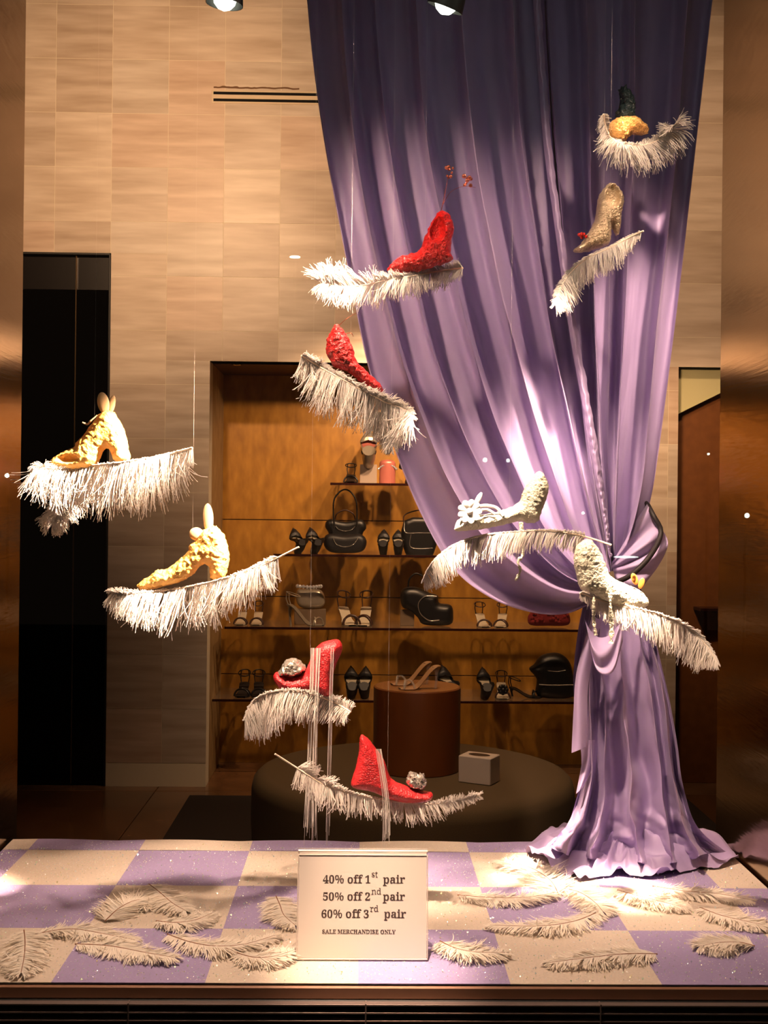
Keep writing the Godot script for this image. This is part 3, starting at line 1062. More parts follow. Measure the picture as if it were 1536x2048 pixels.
func build_platform() -> void:
	var o := thing("display_platform", "chequered lilac and cream display platform strewn with glitter", "platform", Vector3(0, TABLE, 0))
	slab(o, "body", -0.985, 1.035, -0.20, -0.012, -3.34, -2.40, std("platform_wood", Color(0.3, 0.2, 0.14), 0.6))
	slab(o, "deck", -0.985, 1.035, -0.012, -0.004, -3.345, -2.335, mats["bronze_edge"])
	slab(o, "front_edge", -0.993, 1.043, -0.030, -0.004, -2.36, -2.332, mats["bronze_edge"], 0.003)
	var paper := noise_tex(0.08, Color(0.93, 0.93, 0.93), Color(1, 1, 1), FastNoiseLite.TYPE_SIMPLEX, 256, 3, false, 33)
	var c0 := tri_tex(std("lilac_square", Color(0.67, 0.615, 0.80), 0.7), paper, Vector3.ONE * 5.0)
	var c1 := tri_tex(std("cream_square", Color(0.88, 0.83, 0.775), 0.7), paper, Vector3.ONE * 5.0)
	var q := 0.3048
	var z0 := -2.337
	for iz in 4:
		for ix in 8:
			var xa := maxf(-4 * q + ix * q, -0.985)
			var xb := minf(-4 * q + ix * q + q, 1.035)
			var za := z0 - iz * q
			var zb := maxf(za - q, -3.347)
			if xb - xa < 0.01 or za - zb < 0.01: continue
			var lilac := (ix + iz) % 2 == 0
			# a thin square of card, its edge lifting a little
			var pts := PackedVector3Array()
			for j in 7:
				for i in 9:
					var x := lerpf(xa, xb, i / 8.0)
					var z := lerpf(zb, za, j / 6.0)
					var y := 0.0010 * nz.get_noise_2d(x * 0.12, z * 0.12) + 0.0006
					if iz == 3: y += 0.004 * absf(sin(x * 9.0)) * smoothstep(-3.2, -3.34, z)
					pts.append(Vector3(x, y, z))
			var m := MB.new()
			m.grid(pts, 8, 6)
			var under := PackedVector3Array()
			for p in pts: under.append(p + Vector3(0, -0.0022, 0))
			under.reverse()
			m.grid(under, 8, 6)
			obj("square", m.mesh(), c0 if lilac else c1, o)
	# glitter
	var fl := MB.new()
	fl.tri(Vector3(-0.5, 0, -0.4), Vector3(0.5, 0, -0.4), Vector3(0, 0, 0.6))
	fl.tri(Vector3(-0.5, 0.05, -0.4), Vector3(0.5, 0.05, -0.4), Vector3(0, 0.05, 0.6))
	var mm := MultiMesh.new()
	mm.transform_format = MultiMesh.TRANSFORM_3D
	mm.use_colors = true
	mm.mesh = fl.mesh()
	var n := 13000
	mm.instance_count = n
	for i in n:
		var x := rng.randf_range(-0.98, 1.03)
		var z := rng.randf_range(-3.33, -2.345)
		if nz.get_noise_2d(x * 0.08 + 7.0, z * 0.08) < rng.randf_range(-0.7, 0.25) - 0.25 * smoothstep(-2.9, -2.4, z): z = rng.randf_range(-2.6, -2.345)
		var s := rng.randf_range(0.0014, 0.0028) * (1.9 if rng.randf() < 0.09 else 1.0)
		var b := Basis.from_euler(Vector3(rng.randfn(0.5, 0.5), rng.randfn(0, 0.5), rng.randfn(0, 0.5))).scaled(Vector3.ONE * s)
		mm.set_instance_transform(i, Transform3D(b, Vector3(x, 0.0032, z)))
		var tint: Color = [Color(1, 1, 1), Color(1, 1, 1), Color(0.8, 1, 0.75), Color(1, 0.95, 0.6), Color(0.75, 0.95, 1)][rng.randi() % 5]
		mm.set_instance_color(i, tint)
	var gm := std("glitter", Color(1, 1, 1), 0.38, 0.6)
	gm.vertex_color_use_as_albedo = true
	var mi := MultiMeshInstance3D.new()
	mi.name = "glitter"
	mi.multimesh = mm
	mi.material_override = gm
	mi.set_meta("kind", "stuff")
	o.add_child(mi)
	# grille below the edge
	var g := thing("air_grille", "dark louvred metal grille below the front edge of the platform", "grille", Vector3(0, TABLE, -2.318))
	slab(g, "backing", -0.99, 1.04, -0.17, -0.03, -0.02, -0.012, mats["grille_dark"])
	for k in 7:
		slab(g, "bar", -0.99, 1.04, -0.0355 - k * 0.0158, -0.0318 - k * 0.0158, -0.012, 0.004, mats["grille_bar"], 0.0006)
	for px in [-200.0, 270.0, 742.0, 1212.0]:
		slab(g, "divider", W(px, 2.32) - 0.0015, W(px, 2.32) + 0.0015, -0.16, -0.03, -0.012, 0.0045, mats["grille_bar"], 0.0006)
	# the sign
	var sb := T(724, 1923)
	var sg := thing("sale_sign", "sale sign with printed discounts in a clear acrylic holder on the platform", "sign", Vector3(sb.x, TABLE + 0.003, sb.z))
	sg.rotation = Vector3(-0.19, 0, 0)
	var w := 0.2765
	var hh := 0.2225
	slab(sg, "paper", -w / 2 + 0.003, w / 2 - 0.003, 0.004, hh - 0.005, -0.001, 0.0, mats["paper"], 0.0002)
	var rim := std("acrylic_rim", Color(0.93, 0.88, 0.84), 0.12)
	slab(sg, "holder_edge", -w / 2, w / 2, 0.0, 0.0035, -0.002, 0.002, rim, 0.001)
	slab(sg, "holder_edge", -w / 2, w / 2, hh - 0.0115, hh - 0.0095, -0.002, 0.0011, rim, 0.0005)
	slab(sg, "holder_edge", -w / 2, -w / 2 + 0.0022, 0.0035, hh - 0.0115, -0.004, 0.003, rim, 0.0008)
	slab(sg, "holder_edge", w / 2 - 0.0022, w / 2, 0.0035, hh - 0.0115, -0.004, 0.003, rim, 0.0008)
	var lip := MB.new()
	lip.tube(PackedVector3Array([Vector3(-w / 2, hh - 0.004, -0.012), Vector3(w / 2, hh - 0.004, -0.012)]), PackedFloat32Array([0.0034]), 10)
	obj("top_bend", lip.mesh(), rim, sg)
	var leg := MB.new()
	leg.box(Vector3.ZERO, Vector3(w, hh, 0.0026), 0.0005)
	var lg := obj("back_leg", leg.mesh(), mats["clear_acrylic"], sg, Vector3(0, hh * 0.57, -0.068))
	lg.rotation.x = 0.5
	for t in [["40% off 1", -0.0848, 0.1546, 0.0224, true], ["st", 0.0182, 0.1670, 0.0168, false], ["pair", 0.0425, 0.1546, 0.0224, true],
			["50% off 2", -0.0848, 0.1196, 0.0224, true], ["nd", 0.0182, 0.1320, 0.0168, false], ["pair", 0.0425, 0.1196, 0.0224, true],
			["60% off 3", -0.0875, 0.0846, 0.0224, true], ["rd", 0.0155, 0.0970, 0.0168, false], ["pair", 0.0450, 0.0846, 0.0224, true],
			["SALE MERCHANDISE ONLY", -0.0848, 0.0526, 0.0112, true]]:
		var f := SystemFont.new()
		f.font_names = PackedStringArray(["Droid Serif"])
		f.font_weight = 700 if t[4] else 400
		var tm := TextMesh.new()
		tm.text = t[0]
		tm.font = f
		tm.font_size = 64
		tm.pixel_size = t[3] / 64.0
		tm.depth = 0.0004
		tm.curve_step = 2.0
		tm.horizontal_alignment = HORIZONTAL_ALIGNMENT_LEFT
		tm.vertical_alignment = VERTICAL_ALIGNMENT_BOTTOM
		obj("print", tm, mats["ink"], sg, Vector3(t[1], t[2] - t[3] * 0.24, 0.0003))


func build_curtain() -> void:
	var o := thing("curtain", "tall lilac satin curtain swept to one side and tied, its hem pooled on the platform", "curtain", P(1200, 1150, 3.15))
	var base := o.position
	var satin: Material = mats["lilac_satin"]
	var dz := [0.0, 0.0, -0.01, -0.03, -0.05, -0.09, -0.12, -0.12, -0.10, -0.07]
	var zero := [0.0, 0.0, 0.0, 0.0, 0.0, 0.0]
	var main := [
		[0.0, [600, -190, 614, 0, 629, 150, 651, 300, 679, 450, 706, 590, 738, 740, 788, 895, 843, 1030, 905, 1135, 980, 1195, 1060, 1224, 1130, 1228, 1185, 1206], dz],
		[0.12, [705, -190, 712, 0, 724, 150, 743, 300, 768, 440, 796, 570, 832, 710, 880, 840, 930, 950, 985, 1045, 1045, 1110, 1095, 1150, 1140, 1172, 1190, 1182], dz],
		[0.27, [826, -190, 830, 0, 838, 150, 853, 300, 876, 430, 904, 560, 938, 690, 980, 815, 1022, 920, 1062, 1010, 1100, 1075, 1135, 1118, 1165, 1145, 1195, 1162], [0, 0, 0, -0.02, -0.04, -0.06, -0.07, -0.06]],
		[0.5, [1012, -190, 1018, 0, 1027, 150, 1040, 300, 1058, 430, 1080, 560, 1104, 690, 1128, 800, 1148, 890, 1166, 970, 1182, 1035, 1196, 1085, 1206, 1120, 1214, 1146], zero],
		[0.75, [1220, -190, 1221, 0, 1222, 150, 1222, 300, 1221, 430, 1220, 560, 1218, 690, 1217, 800, 1216, 890, 1217, 970, 1219, 1035, 1222, 1085, 1224, 1115, 1226, 1142], zero],
		[0.9, [1345, -190, 1338, 0, 1330, 150, 1320, 300, 1309, 430, 1297, 560, 1284, 690, 1273, 800, 1264, 890, 1256, 970, 1248, 1035, 1241, 1085, 1236, 1115, 1232, 1142], zero],
		[1.0, [1448, -190, 1425, 0, 1408, 150, 1391, 300, 1376, 430, 1361, 560, 1345, 690, 1331, 800, 1319, 890, 1307, 970, 1292, 1035, 1272, 1085, 1254, 1115, 1238, 1142], zero],
	]
	var fold := func(u: float, v: float) -> Vector3:
		nz.frequency = 1.0
		var ph := TAU * (9.5 * u + 0.55 * nz.get_noise_2d(u * 2.2, 1.7) + 0.12 * nz.get_noise_2d(u * 3.0, v * 1.6 + 9.0))
		var a := (0.052 + 0.022 * nz.get_noise_2d(u * 6.0 + 3.0, v * 1.2)) * (1.0 - 0.72 * smoothstep(0.72, 1.0, v))
		var side := 11.0 * (1.0 - 0.75 * smoothstep(0.65, 1.0, v))
		if u > 0.5: side *= 0.9
		var d := a * (sin(ph) + 0.35 * sin(2.0 * ph + 0.8 + 2.0 * u))
		var edge := smoothstep(0.0, 0.02, u) * smoothstep(1.0, 0.98, u)
		var fine := 0.004 * nz.get_noise_2d(u * 26.0, v * 5.0)
		return Vector3(-side * cos(ph) * edge, 0, d * edge + fine)
	var shift := func(m: ArrayMesh) -> ArrayMesh:
		var a := m.surface_get_arrays(0)
		var p: PackedVector3Array = a[Mesh.ARRAY_VERTEX]
		for i in p.size(): p[i] -= base
		a[Mesh.ARRAY_VERTEX] = p
		var r := ArrayMesh.new()
		r.add_surface_from_arrays(Mesh.PRIMITIVE_TRIANGLES, a)
		return r
	obj("panel", shift.call(cloth(main, 3.12, 240, 190, 0.0, 0.575, fold)), satin, o)
	obj("panel", shift.call(cloth(main, 3.15, 200, 150, 0.555, 1.0, fold)), satin, o)
	# stitched hem along the meeting edge
	var hem := [[0.0, [1058, -190, 1066, 0, 1076, 150, 1088, 300, 1106, 430, 1124, 560, 1143, 690, 1163, 800, 1179, 890, 1192, 970, 1204, 1035, 1212, 1085, 1218, 1115], zero],
		[1.0, [1074, -190, 1082, 0, 1092, 150, 1104, 300, 1121, 430, 1140, 560, 1160, 690, 1180, 800, 1195, 890, 1206, 970, 1215, 1035, 1221, 1085, 1224, 1115], zero]]
	var hf := func(u: float, v: float) -> Vector3:
		nz.frequency = 1.0
		return Vector3(3.0 * nz.get_noise_1d(v * 34.0) * u, 0, -0.022 * sin(PI * u) + 0.006 * nz.get_noise_2d(v * 60.0, u * 2.0))
	obj("hem", shift.call(cloth(hem, 3.07, 14, 260, 0.0, 1.0, hf)), satin, o)
	# gathered ear of cloth beyond the tie
	var ear := [
		[0.0, [1222, 1128, 1245, 1090, 1270, 1045, 1294, 1008], [0, -0.01, 0.01]],
		[0.3, [1224, 1134, 1255, 1110, 1292, 1080, 1320, 1052], [0, -0.03, 0.0]],
		[0.6, [1226, 1140, 1262, 1130, 1304, 1112, 1336, 1088], [0, -0.03, 0.0]],
		[0.8, [1228, 1148, 1258, 1150, 1292, 1145, 1318, 1130], [0, -0.03, 0.0]],
		[1.0, [1230, 1160, 1248, 1172, 1268, 1182, 1282, 1178], [0, -0.02, 0.0]]]
	var ef := func(u: float, v: float) -> Vector3:
		return Vector3(0, 0, -0.012 * sin(u * 22.0) * v * (1.2 - v) * 2.0)
	obj("gathered_ear", shift.call(cloth(ear, 3.13, 70, 40, 0.0, 1.0, ef)), satin, o)
	var st := MB.new()
	st.tube(smooth_path(PackedVector3Array([P(1292, 1004, 3.17) - base, P(1306, 1030, 3.12) - base, P(1322, 1066, 3.11) - base, P(1300, 1112, 3.06) - base, P(1262, 1150, 3.03) - base, P(1215, 1172, 3.0) - base, P(1183, 1190, 3.02) - base]), 24), PackedFloat32Array([0.007]), 8)
	obj("tieback", st.mesh(), std("tie_cord", Color(0.09, 0.06, 0.07), 0.6), o)
	# the tail
	var tz := [0.0, -0.02, -0.02, -0.02, -0.03, -0.06]
	var tail := [
		[0.0, [1172, 1185, 1158, 1250, 1148, 1330, 1148, 1400, 1160, 1480, 1162, 1550, 1146, 1620, 1122, 1662, 1098, 1690], tz],
		[0.25, [1194, 1180, 1192, 1250, 1198, 1330, 1204, 1410, 1205, 1490, 1199, 1560, 1189, 1630, 1176, 1680, 1160, 1716], tz],
		[0.5, [1222, 1170, 1233, 1250, 1243, 1330, 1251, 1410, 1256, 1490, 1259, 1560, 1260, 1630, 1259, 1680, 1254, 1722], tz],
		[0.75, [1254, 1170, 1275, 1250, 1292, 1330, 1307, 1410, 1318, 1490, 1328, 1560, 1340, 1630, 1352, 1680, 1366, 1718], tz],
		[1.0, [1280, 1170, 1303, 1250, 1323, 1330, 1341, 1410, 1355, 1490, 1364, 1560, 1384, 1630, 1415, 1670, 1454, 1704], tz]]
	var tf := func(u: float, v: float) -> Vector3:
		nz.frequency = 1.0
		var ph := TAU * (5.2 * u + 0.5 * nz.get_noise_2d(u * 2.0 + 4.0, v * 1.3) + 0.2 * v)
		var a := 0.016 + 0.034 * smoothstep(0.0, 0.6, v)
		var cr := smoothstep(0.55, 0.9, v)
		var crumple := 0.05 * cr * (absf(nz.get_noise_2d(u * 2.0 + 2.0, v * 3.4 - u * 1.5)) + 0.12 * absf(nz.get_noise_2d(u * 6.0, v * 8.0)))
		return Vector3(-8.0 * cos(ph) * sin(PI * u), 12.0 * cr * nz.get_noise_2d(u * 2.5, v * 3.0), a * (sin(ph) + 0.3 * sin(2.0 * ph)) - crumple * 1.4)
	obj("tail", shift.call(cloth(tail, 3.16, 190, 190, 0.0, 1.0, tf)), satin, o)
	var loose := [[0.0, [1186, 1225, 1168, 1285, 1152, 1350, 1147, 1420, 1143, 1506], zero], [0.5, [1192, 1235, 1175, 1300, 1160, 1370, 1158, 1430, 1158, 1500], zero], [1.0, [1204, 1240, 1186, 1310, 1176, 1380, 1174, 1440, 1172, 1494], zero]]
	var lf := func(u: float, v: float) -> Vector3: return Vector3(0, 0, -0.02 * sin(u * PI) + 0.01 * sin(v * 5.0))
	obj("loose_edge", shift.call(cloth(loose, 3.09, 16, 40, 0.0, 1.0, lf)), satin, o)
	var lo2 := [[0.0, [1172, 1480, 1163, 1530, 1152, 1588], zero], [1.0, [1190, 1480, 1185, 1530, 1166, 1575], zero]]
	obj("loose_edge", shift.call(cloth(lo2, 3.11, 10, 30, 0.0, 1.0, lf)), satin, o)
	var cowl := [[0.0, [1170, 1240, 1182, 1262, 1200, 1275, 1222, 1268, 1240, 1245], zero], [0.5, [1172, 1250, 1186, 1305, 1205, 1328, 1226, 1315, 1243, 1258], [0, -0.03, -0.045, -0.03, 0]], [0.85, [1174, 1262, 1190, 1332, 1210, 1349, 1230, 1336, 1246, 1275], [0, -0.02, -0.035, -0.02, 0]], [1.0, [1176, 1268, 1192, 1334, 1210, 1347, 1228, 1338, 1246, 1282], [0.0, 0.0, 0.01, 0.0, 0.0]]]
	obj("cowl_fold", shift.call(cloth(cowl, 3.05, 30, 40, 0.0, 1.0, func(u: float, v: float) -> Vector3: return Vector3(0, 0, 0.014 * sin(u * 11.0 + v * 3.0) * sin(v * PI)))), satin, o)
	# the pool of cloth on the platform
	var rim := [1052, 1686, 1056, 1708, 1088, 1728, 1120, 1742, 1150, 1757, 1200, 1750, 1250, 1747, 1312, 1752, 1360, 1742, 1400, 1732, 1440, 1731, 1474, 1716, 1452, 1694, 1420, 1680, 1330, 1672, 1260, 1668, 1190, 1668, 1140, 1668, 1110, 1672, 1080, 1676]
	var ring := PackedVector3Array()
	for i in range(0, rim.size(), 2): ring.append(T(rim[i], rim[i + 1], 0.012))
	ring.append(ring[0])
	var cen := T(1262, 1705)
	var pts := PackedVector3Array()
	var na := 300
	var nr := 46
	nz.frequency = 1.0
	for j in nr + 1:
		var r := j / float(nr)
		for i in na + 1:
			var t := i / float(na)
			var e := spline(ring, t)
			var p := cen.lerp(e, r)
			var a := TAU * t
			var ca := Vector2(cos(a), sin(a))
			var big := nz.get_noise_2d(ca.x * 1.0 + 3.0, ca.y * 1.0 + 5.0 + r * 0.4)
			var mid := nz.get_noise_2d(p.x * 3.4 + big, p.z * 6.0)
			var h := 0.006 + 0.10 * pow(1.0 - r, 1.4) + (0.05 * (0.55 - absf(big) * 2.0) + 0.075 * absf(mid)) * smoothstep(1.03, 0.78, r) * (0.45 + 0.55 * r) + 0.03 * smoothstep(0.88, 1.0, r) * maxf(0.0, nz.get_noise_2d(ca.x * 2.0, ca.y * 2.0 + 2.0) * 1.6)
			p.y = TABLE + maxf(h, 0.004)
			p.x += 0.012 * nz.get_noise_2d(p.z * 7.0, p.x * 5.0 + 3.0)
			pts.append(p - base)
	var pm := MB.new()
	pm.grid(pts, na, nr, true)
	var pool := pm.mesh()
	obj("pool", pool, satin, o)


func build_alcove() -> void:
	var wood := noise_tex(0.012, Color(0.80, 0.76, 0.70), Color(1, 1, 1), FastNoiseLite.TYPE_SIMPLEX_SMOOTH, 512, 5, false, 41)
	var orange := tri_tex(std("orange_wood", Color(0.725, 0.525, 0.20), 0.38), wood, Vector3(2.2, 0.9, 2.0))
	var alc := struct_node("wall_alcove", "orange wood lined alcove holding glass shoe shelves")
	var zb := -ALC
	var cuts := [0.0, H(1350, ALC), H(1195, ALC), H(1042, ALC), LINTEL]
	for i in 4:
		slab(alc, "back_panel", AX0 - 0.02, AX1 + 0.02, cuts[i] + (0.0 if i == 0 else 0.0025), cuts[i + 1] - (0.0 if i == 3 else 0.0025), zb - 0.05, zb, orange, 0.001)
	slab(alc, "backing", AX0 - 0.02, AX1 + 0.02, 0.0, LINTEL, zb - 0.1, zb - 0.05, mats["sole"])
	var jamb := tri_tex(std("alcove_side", Color(0.66, 0.56, 0.40), 0.5), wood, Vector3(2.2, 0.9, 2.0))
	slab(alc, "side_panel", AX0 - 0.04, AX0, 0.0, LINTEL, zb - 0.05, -WALL - 0.0065, jamb)
	slab(alc, "side_panel", AX1, AX1 + 0.04, 0.0, LINTEL, zb - 0.05, -WALL - 0.0065, jamb)
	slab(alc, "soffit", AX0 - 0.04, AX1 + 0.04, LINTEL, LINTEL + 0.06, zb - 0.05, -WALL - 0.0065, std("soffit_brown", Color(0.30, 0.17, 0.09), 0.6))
	for x in [-0.7, -0.35, 0.2]:
		var dn := thing("downlight", "tiny unlit downlight in the alcove soffit, %s" % ["first from the alcove corner", "second from the alcove corner", "behind the curtain"][[-0.7, -0.35, 0.2].find(x)], "lamp", Vector3(x, LINTEL, -6.42), "alcove downlights")
		var m := MB.new()
		m.lathe(Vector3(0, -0.006, 0), [[0.0, 0.002], [0.016, 0.002], [0.02, 0.0], [0.024, 0.0], [0.025, 0.006], [0.0, 0.006]], 16)
		obj("trim_ring", m.mesh(), mats["silver_chain"], dn)
	# glass shelves
	var ys := [EYE + 0.176, EYE - 0.222, EYE - 0.628, EYE - 1.03]
	var xs := [[W(660, 6.5), 0.9], [W(548, 6.5), 1.1], [W(452, 6.5) , AX1 - 0.01], [AX0 + 0.005, AX1 - 0.01]]
	var names := ["topmost and shortest glass shelf in the alcove", "second glass shelf from the top in the alcove", "third glass shelf from the top in the alcove", "lowest glass shelf in the alcove"]
	for i in 4:
		var sh := thing("glass_shelf", names[i], "shelf", Vector3(xs[i][0], ys[i], 0), "glass shelves in the alcove")
		var wd: float = xs[i][1] - xs[i][0]
		slab(sh, "plate", 0.0, wd, -0.012, 0.0, -ALC + 0.001, -6.505, mats["shelf_glass"], 0.001)
		slab(sh, "front_edge", 0.0, wd, -0.0125, 0.0005, -6.505, -6.495, mats["shelf_edge"], 0.001)
	# --- shoes: one of each kind, then copies
	var zz := -6.66
	var pump := make_pump("", mats["black_satin"], mats["silver_insole"], 0.088, 1.0, "black pumps on the glass shelves")
	var pumps := [
		[592, 1, 1.0, 0.35, "black pointed pump, first shoe of the second shelf, left by the long plume quill"],
		[625, 1, 1.03, 0.3, "black pointed pump just beside the stacked round handbags"],
		[768, 1, 0.98, -0.05, "black pump between the stacked handbags and the square clutch, nearer the handbags"],
		[797, 1, 0.98, -0.02, "black pump standing right next to the square silver trimmed clutch"],
		[706, 3, 1.3, 0.05, "tall black pump on the lowest shelf beside the red wedge shoe"],
		[734, 3, 1.25, -0.05, "tall black pump on the lowest shelf beside the wooden drum"],
		[971, 3, 1.25, 0.05, "black pump with pale insole on the lowest shelf past the drum"],
	]
	for i in pumps.size():
		var q: Array = pumps[i]
		var k := minf(q[2], 1.14)
		var at := Vector3(W(q[0], 6.66), ys[q[1]] + 0.056 * k, zz)      # propped on its heel, the pointed toe up against the wall
		var r := pump
		if i == 0:
			pump.set_meta("label", q[4]); pump.position = at; pump.scale = Vector3.ONE * k
		else:
			r = dup(pump, q[4], at, 0.0, k)
		r.rotation = Vector3(-0.88, PI + q[3], 0)
	var sil := make_pump("silver pointed pump propped toe up above a frosted riser on the topmost shelf", mats["silver_leather"], mats["pink_satin"], 0.09, 0.7, "")
	sil.position = Vector3(W(736, 6.66), ys[0] + 0.188, zz - 0.03)
	sil.rotation = Vector3(-1.0, PI, 0)
	sil.scale = Vector3.ONE * 1.4
	var ris := thing("display_riser", "frosted acrylic riser under the silver pump", "stand", Vector3(W(736, 6.66), ys[0], zz + 0.02))
	slab(ris, "plate", -0.048, 0.048, 0.0, 0.11, -0.004, 0.0, std("frosted", Color(0.62, 0.55, 0.50), 0.5), 0.001)
	slab(ris, "foot", -0.048, 0.048, 0.0, 0.004, -0.09, -0.004, mats["frosted"], 0.001)
	var pk := thing("evening_bag", "small rose satin evening bag with a jewelled top on the topmost shelf", "bag", Vector3(W(774, 6.66), ys[0], zz))
	var mb := MB.new()
	mb.lathe(Vector3.ZERO, [[0.0, 0.0], [0.044, 0.0], [0.046, 0.004], [0.046, 0.115], [0.042, 0.128], [0.03, 0.136], [0.0, 0.14]], 24, 1.0, 0.6)
	obj("body", mb.mesh(), mats["pink_satin"], pk)
	beads(pk, "jewels", [756, 940, 764, 934, 774, 932, 784, 934, 792, 940], 774, 970, 6.66, 0.02, 0.006, 14, mats["rhinestone"])
	var bp := dup(pump, "black shoe at the curtain's edge on the topmost shelf", Vector3(W(812, 6.66), ys[0] + 0.064, zz), PI + 0.3, 1.15)
	# sandals
	var sand := make_sandal("black strappy sandal with a looped ankle strap on the topmost shelf", mats["black_leather"], mats["sole"], 0.05, "ankle", "sandals on the glass shelves")
	sand.position = Vector3(W(701, 6.66), ys[0], zz)
	sand.scale = Vector3.ONE * 1.05
	var brown := make_sandal("brown strap sandal with silver insole, half hidden by the drooping plume", mats["brown_strap"], mats["silver_insole"], 0.062, "ankle", "sandals on the glass shelves")
	brown.position = Vector3(W(486, 6.66), ys[2], zz)
	dup(brown, "brown strap sandal with silver insole nearest the silver clutch", Vector3(W(518, 6.66), ys[2], zz), 0.0, 1.0)
	dup(brown, "dark sandal with silver insole, farther from the black bag heap, slim and upright", Vector3(W(696, 6.66), ys[2], zz), 0.3, 1.25).scale.y = 1.5
	dup(brown, "dark sandal with bright silver insole and raised ankle strap beside the black bag heap", Vector3(W(732, 6.66), ys[2], zz), -0.1, 1.25).scale.y = 1.5
	dup(brown, "brown sandal with a wide ankle loop beside the black bag heap", Vector3(W(966, 6.66), ys[2], zz), 0.1, 1.05)
	dup(brown, "brown sandal with crossed straps on the third shelf under the swag", Vector3(W(1006, 6.66), ys[2], zz), -0.2, 1.05)
	dup(sand, "black sandal with a thin loop strap on the lowest shelf, nearest the alcove corner", Vector3(W(491, 6.66), ys[3], zz), 0.0, 1.15)
	dup(sand, "black sandal with a thin loop strap on the lowest shelf, touching the red wedge's plume", Vector3(W(522, 6.66), ys[3], zz), 0.1, 1.15)
	var fs := dup(brown, "dark sandal with a black flower on its toe on the lowest shelf", Vector3(W(1008, 6.66), ys[3], zz), -0.05, 1.1)
	var flw := MB.new()
	for k in 8: flw.ball(Vector3(0.018 * cos(k * 0.785), 0.05 + 0.018 * sin(k * 0.785), 0.085), Vector3(0.011, 0.011, 0.007), Basis(), 8)
	flw.ball(Vector3(0, 0.05, 0.09), Vector3(0.01, 0.01, 0.008), Basis(), 8)
	obj("flower", flw.mesh(), mats["black_satin"], fs)
	var ss := make_sandal("silver high heeled sandal standing sideways before the silver clutch", mats["silver_leather"], mats["silver_leather"], 0.1, "ankle", "")
	ss.position = Vector3(W(610, 6.6), ys[2], -6.6)
	ss.rotation.y = PI / 2 - 0.25
	ss.scale = Vector3.ONE * 1.15
	var cl := make_sandal("clear heeled mule on the wooden drum, nearer of the pair", mats["clear_acrylic"], std("nude_footbed", Color(0.72, 0.56, 0.40), 0.4), 0.1, "mule", "clear mules on the drum")
	cl.position = Vector3(W(845, 4.8), 0.7635, -4.76)
	cl.rotation.y = -PI / 2 + 0.25
	cl.scale = Vector3.ONE * 0.92
	dup(cl, "clear heeled mule on the wooden drum, farther of the pair", Vector3(W(829, 4.9), 0.7635, -4.88), -PI / 2 + 0.25, 0.92)
	dup(pump, "black pump tucked behind the wooden drum on the lowest shelf", Vector3(W(893, 6.66), ys[3] + 0.068, zz), PI + 0.2, 1.2)
	dup(sand, "thin strapped sandal lying beside the domed black bag", Vector3(W(1052, 6.66), ys[3], zz), 1.2, 1.0)
	dup(pump, "black shoe half hidden behind the upright red wedge shoe", Vector3(W(616, 6.66), ys[3] + 0.068, zz), PI + 0.1, 1.2)

	# --- bags
	var D := 6.66
	var b1 := thing("handbag", "lower black round handbag with a silver chain on the second shelf", "bag", Vector3(W(691, D), ys[1], zz + 0.02), "stacked round handbags")
	bag_body(b1, [648, 1090, 650, 1076, 662, 1070, 691, 1073, 718, 1070, 731, 1077, 734, 1090, 728, 1103, 714, 1108, 691, 1109, 666, 1108, 653, 1101], 691, 1110, D, 0.035, mats["black_satin"])
	beads(b1, "chain", [668, 1080, 674, 1091, 690, 1096, 706, 1092, 716, 1080], 691, 1110, D, 0.037, 0.0032, 24, mats["silver_chain"])
	bag_tube(b1, "handle", [669, 1060, 667, 1010, 676, 990, 690, 982, 704, 990, 713, 1010, 714, 1056], 691, 1110, D, 0.0, 0.0045, mats["black_leather"])
	var b2 := thing("handbag", "upper black round handbag with a short handle, resting on the lower one", "bag", Vector3(W(691, D), ys[1], zz - 0.045), "stacked round handbags")
	bag_body(b2, [650, 1058, 652, 1046, 662, 1041, 691, 1046, 720, 1041, 731, 1048, 733, 1060, 726, 1070, 724, 1100, 691, 1108, 658, 1100, 657, 1070], 691, 1110, D, 0.03, mats["black_leather"])
	beads(b2, "chain", [672, 1056, 678, 1062, 690, 1065, 702, 1063, 710, 1056], 691, 1110, D, 0.035, 0.003, 18, mats["silver_chain"])
	bag_tube(b2, "handle", [670, 1042, 674, 1030, 690, 1023, 706, 1030, 711, 1042], 691, 1110, D, 0.012, 0.004, mats["brown_strap"])
	var b3 := thing("clutch", "square black clutch with silver trim and a thin handle, at the curtain's edge", "bag", Vector3(W(838, D), ys[1], zz))
	bag_body(b3, [808, 1043, 868, 1043, 868, 1110, 812, 1110], 838, 1110, D, 0.03, mats["black_leather"])
	beads(b3, "trim", [809, 1046, 811, 1066, 838, 1067, 866, 1067], 838, 1110, D, 0.03, 0.0034, 40, mats["silver_chain"])
	bag_tube(b3, "piping", [822, 1070, 823, 1096, 866, 1097], 838, 1110, D, 0.029, 0.002, mats["silver_chain"])
	bag_tube(b3, "handle", [808, 1046, 808, 1034, 820, 1026, 845, 1021, 866, 1028], 838, 1110, D, 0.0, 0.004, mats["brown_strap"])
	var b4 := thing("clutch", "silver clutch with a jewelled clasp on the third shelf", "bag", Vector3(W(622, D), ys[2], zz - 0.03))
	bag_body(b4, [596, 1186, 606, 1184, 640, 1184, 650, 1196, 652, 1210, 642, 1221, 606, 1221, 594, 1208], 622, 1254, D, 0.028, mats["silver_leather"])
	beads(b4, "clasp", [596, 1178, 622, 1180, 643, 1178], 622, 1254, D, 0.0, 0.012, 9, mats["rhinestone"])
	slab(b4, "riser", -0.09, 0.09, 0.0, 0.088, -0.03, 0.012, std("smoked_riser", Color(0.42, 0.35, 0.28), 0.25), 0.002)
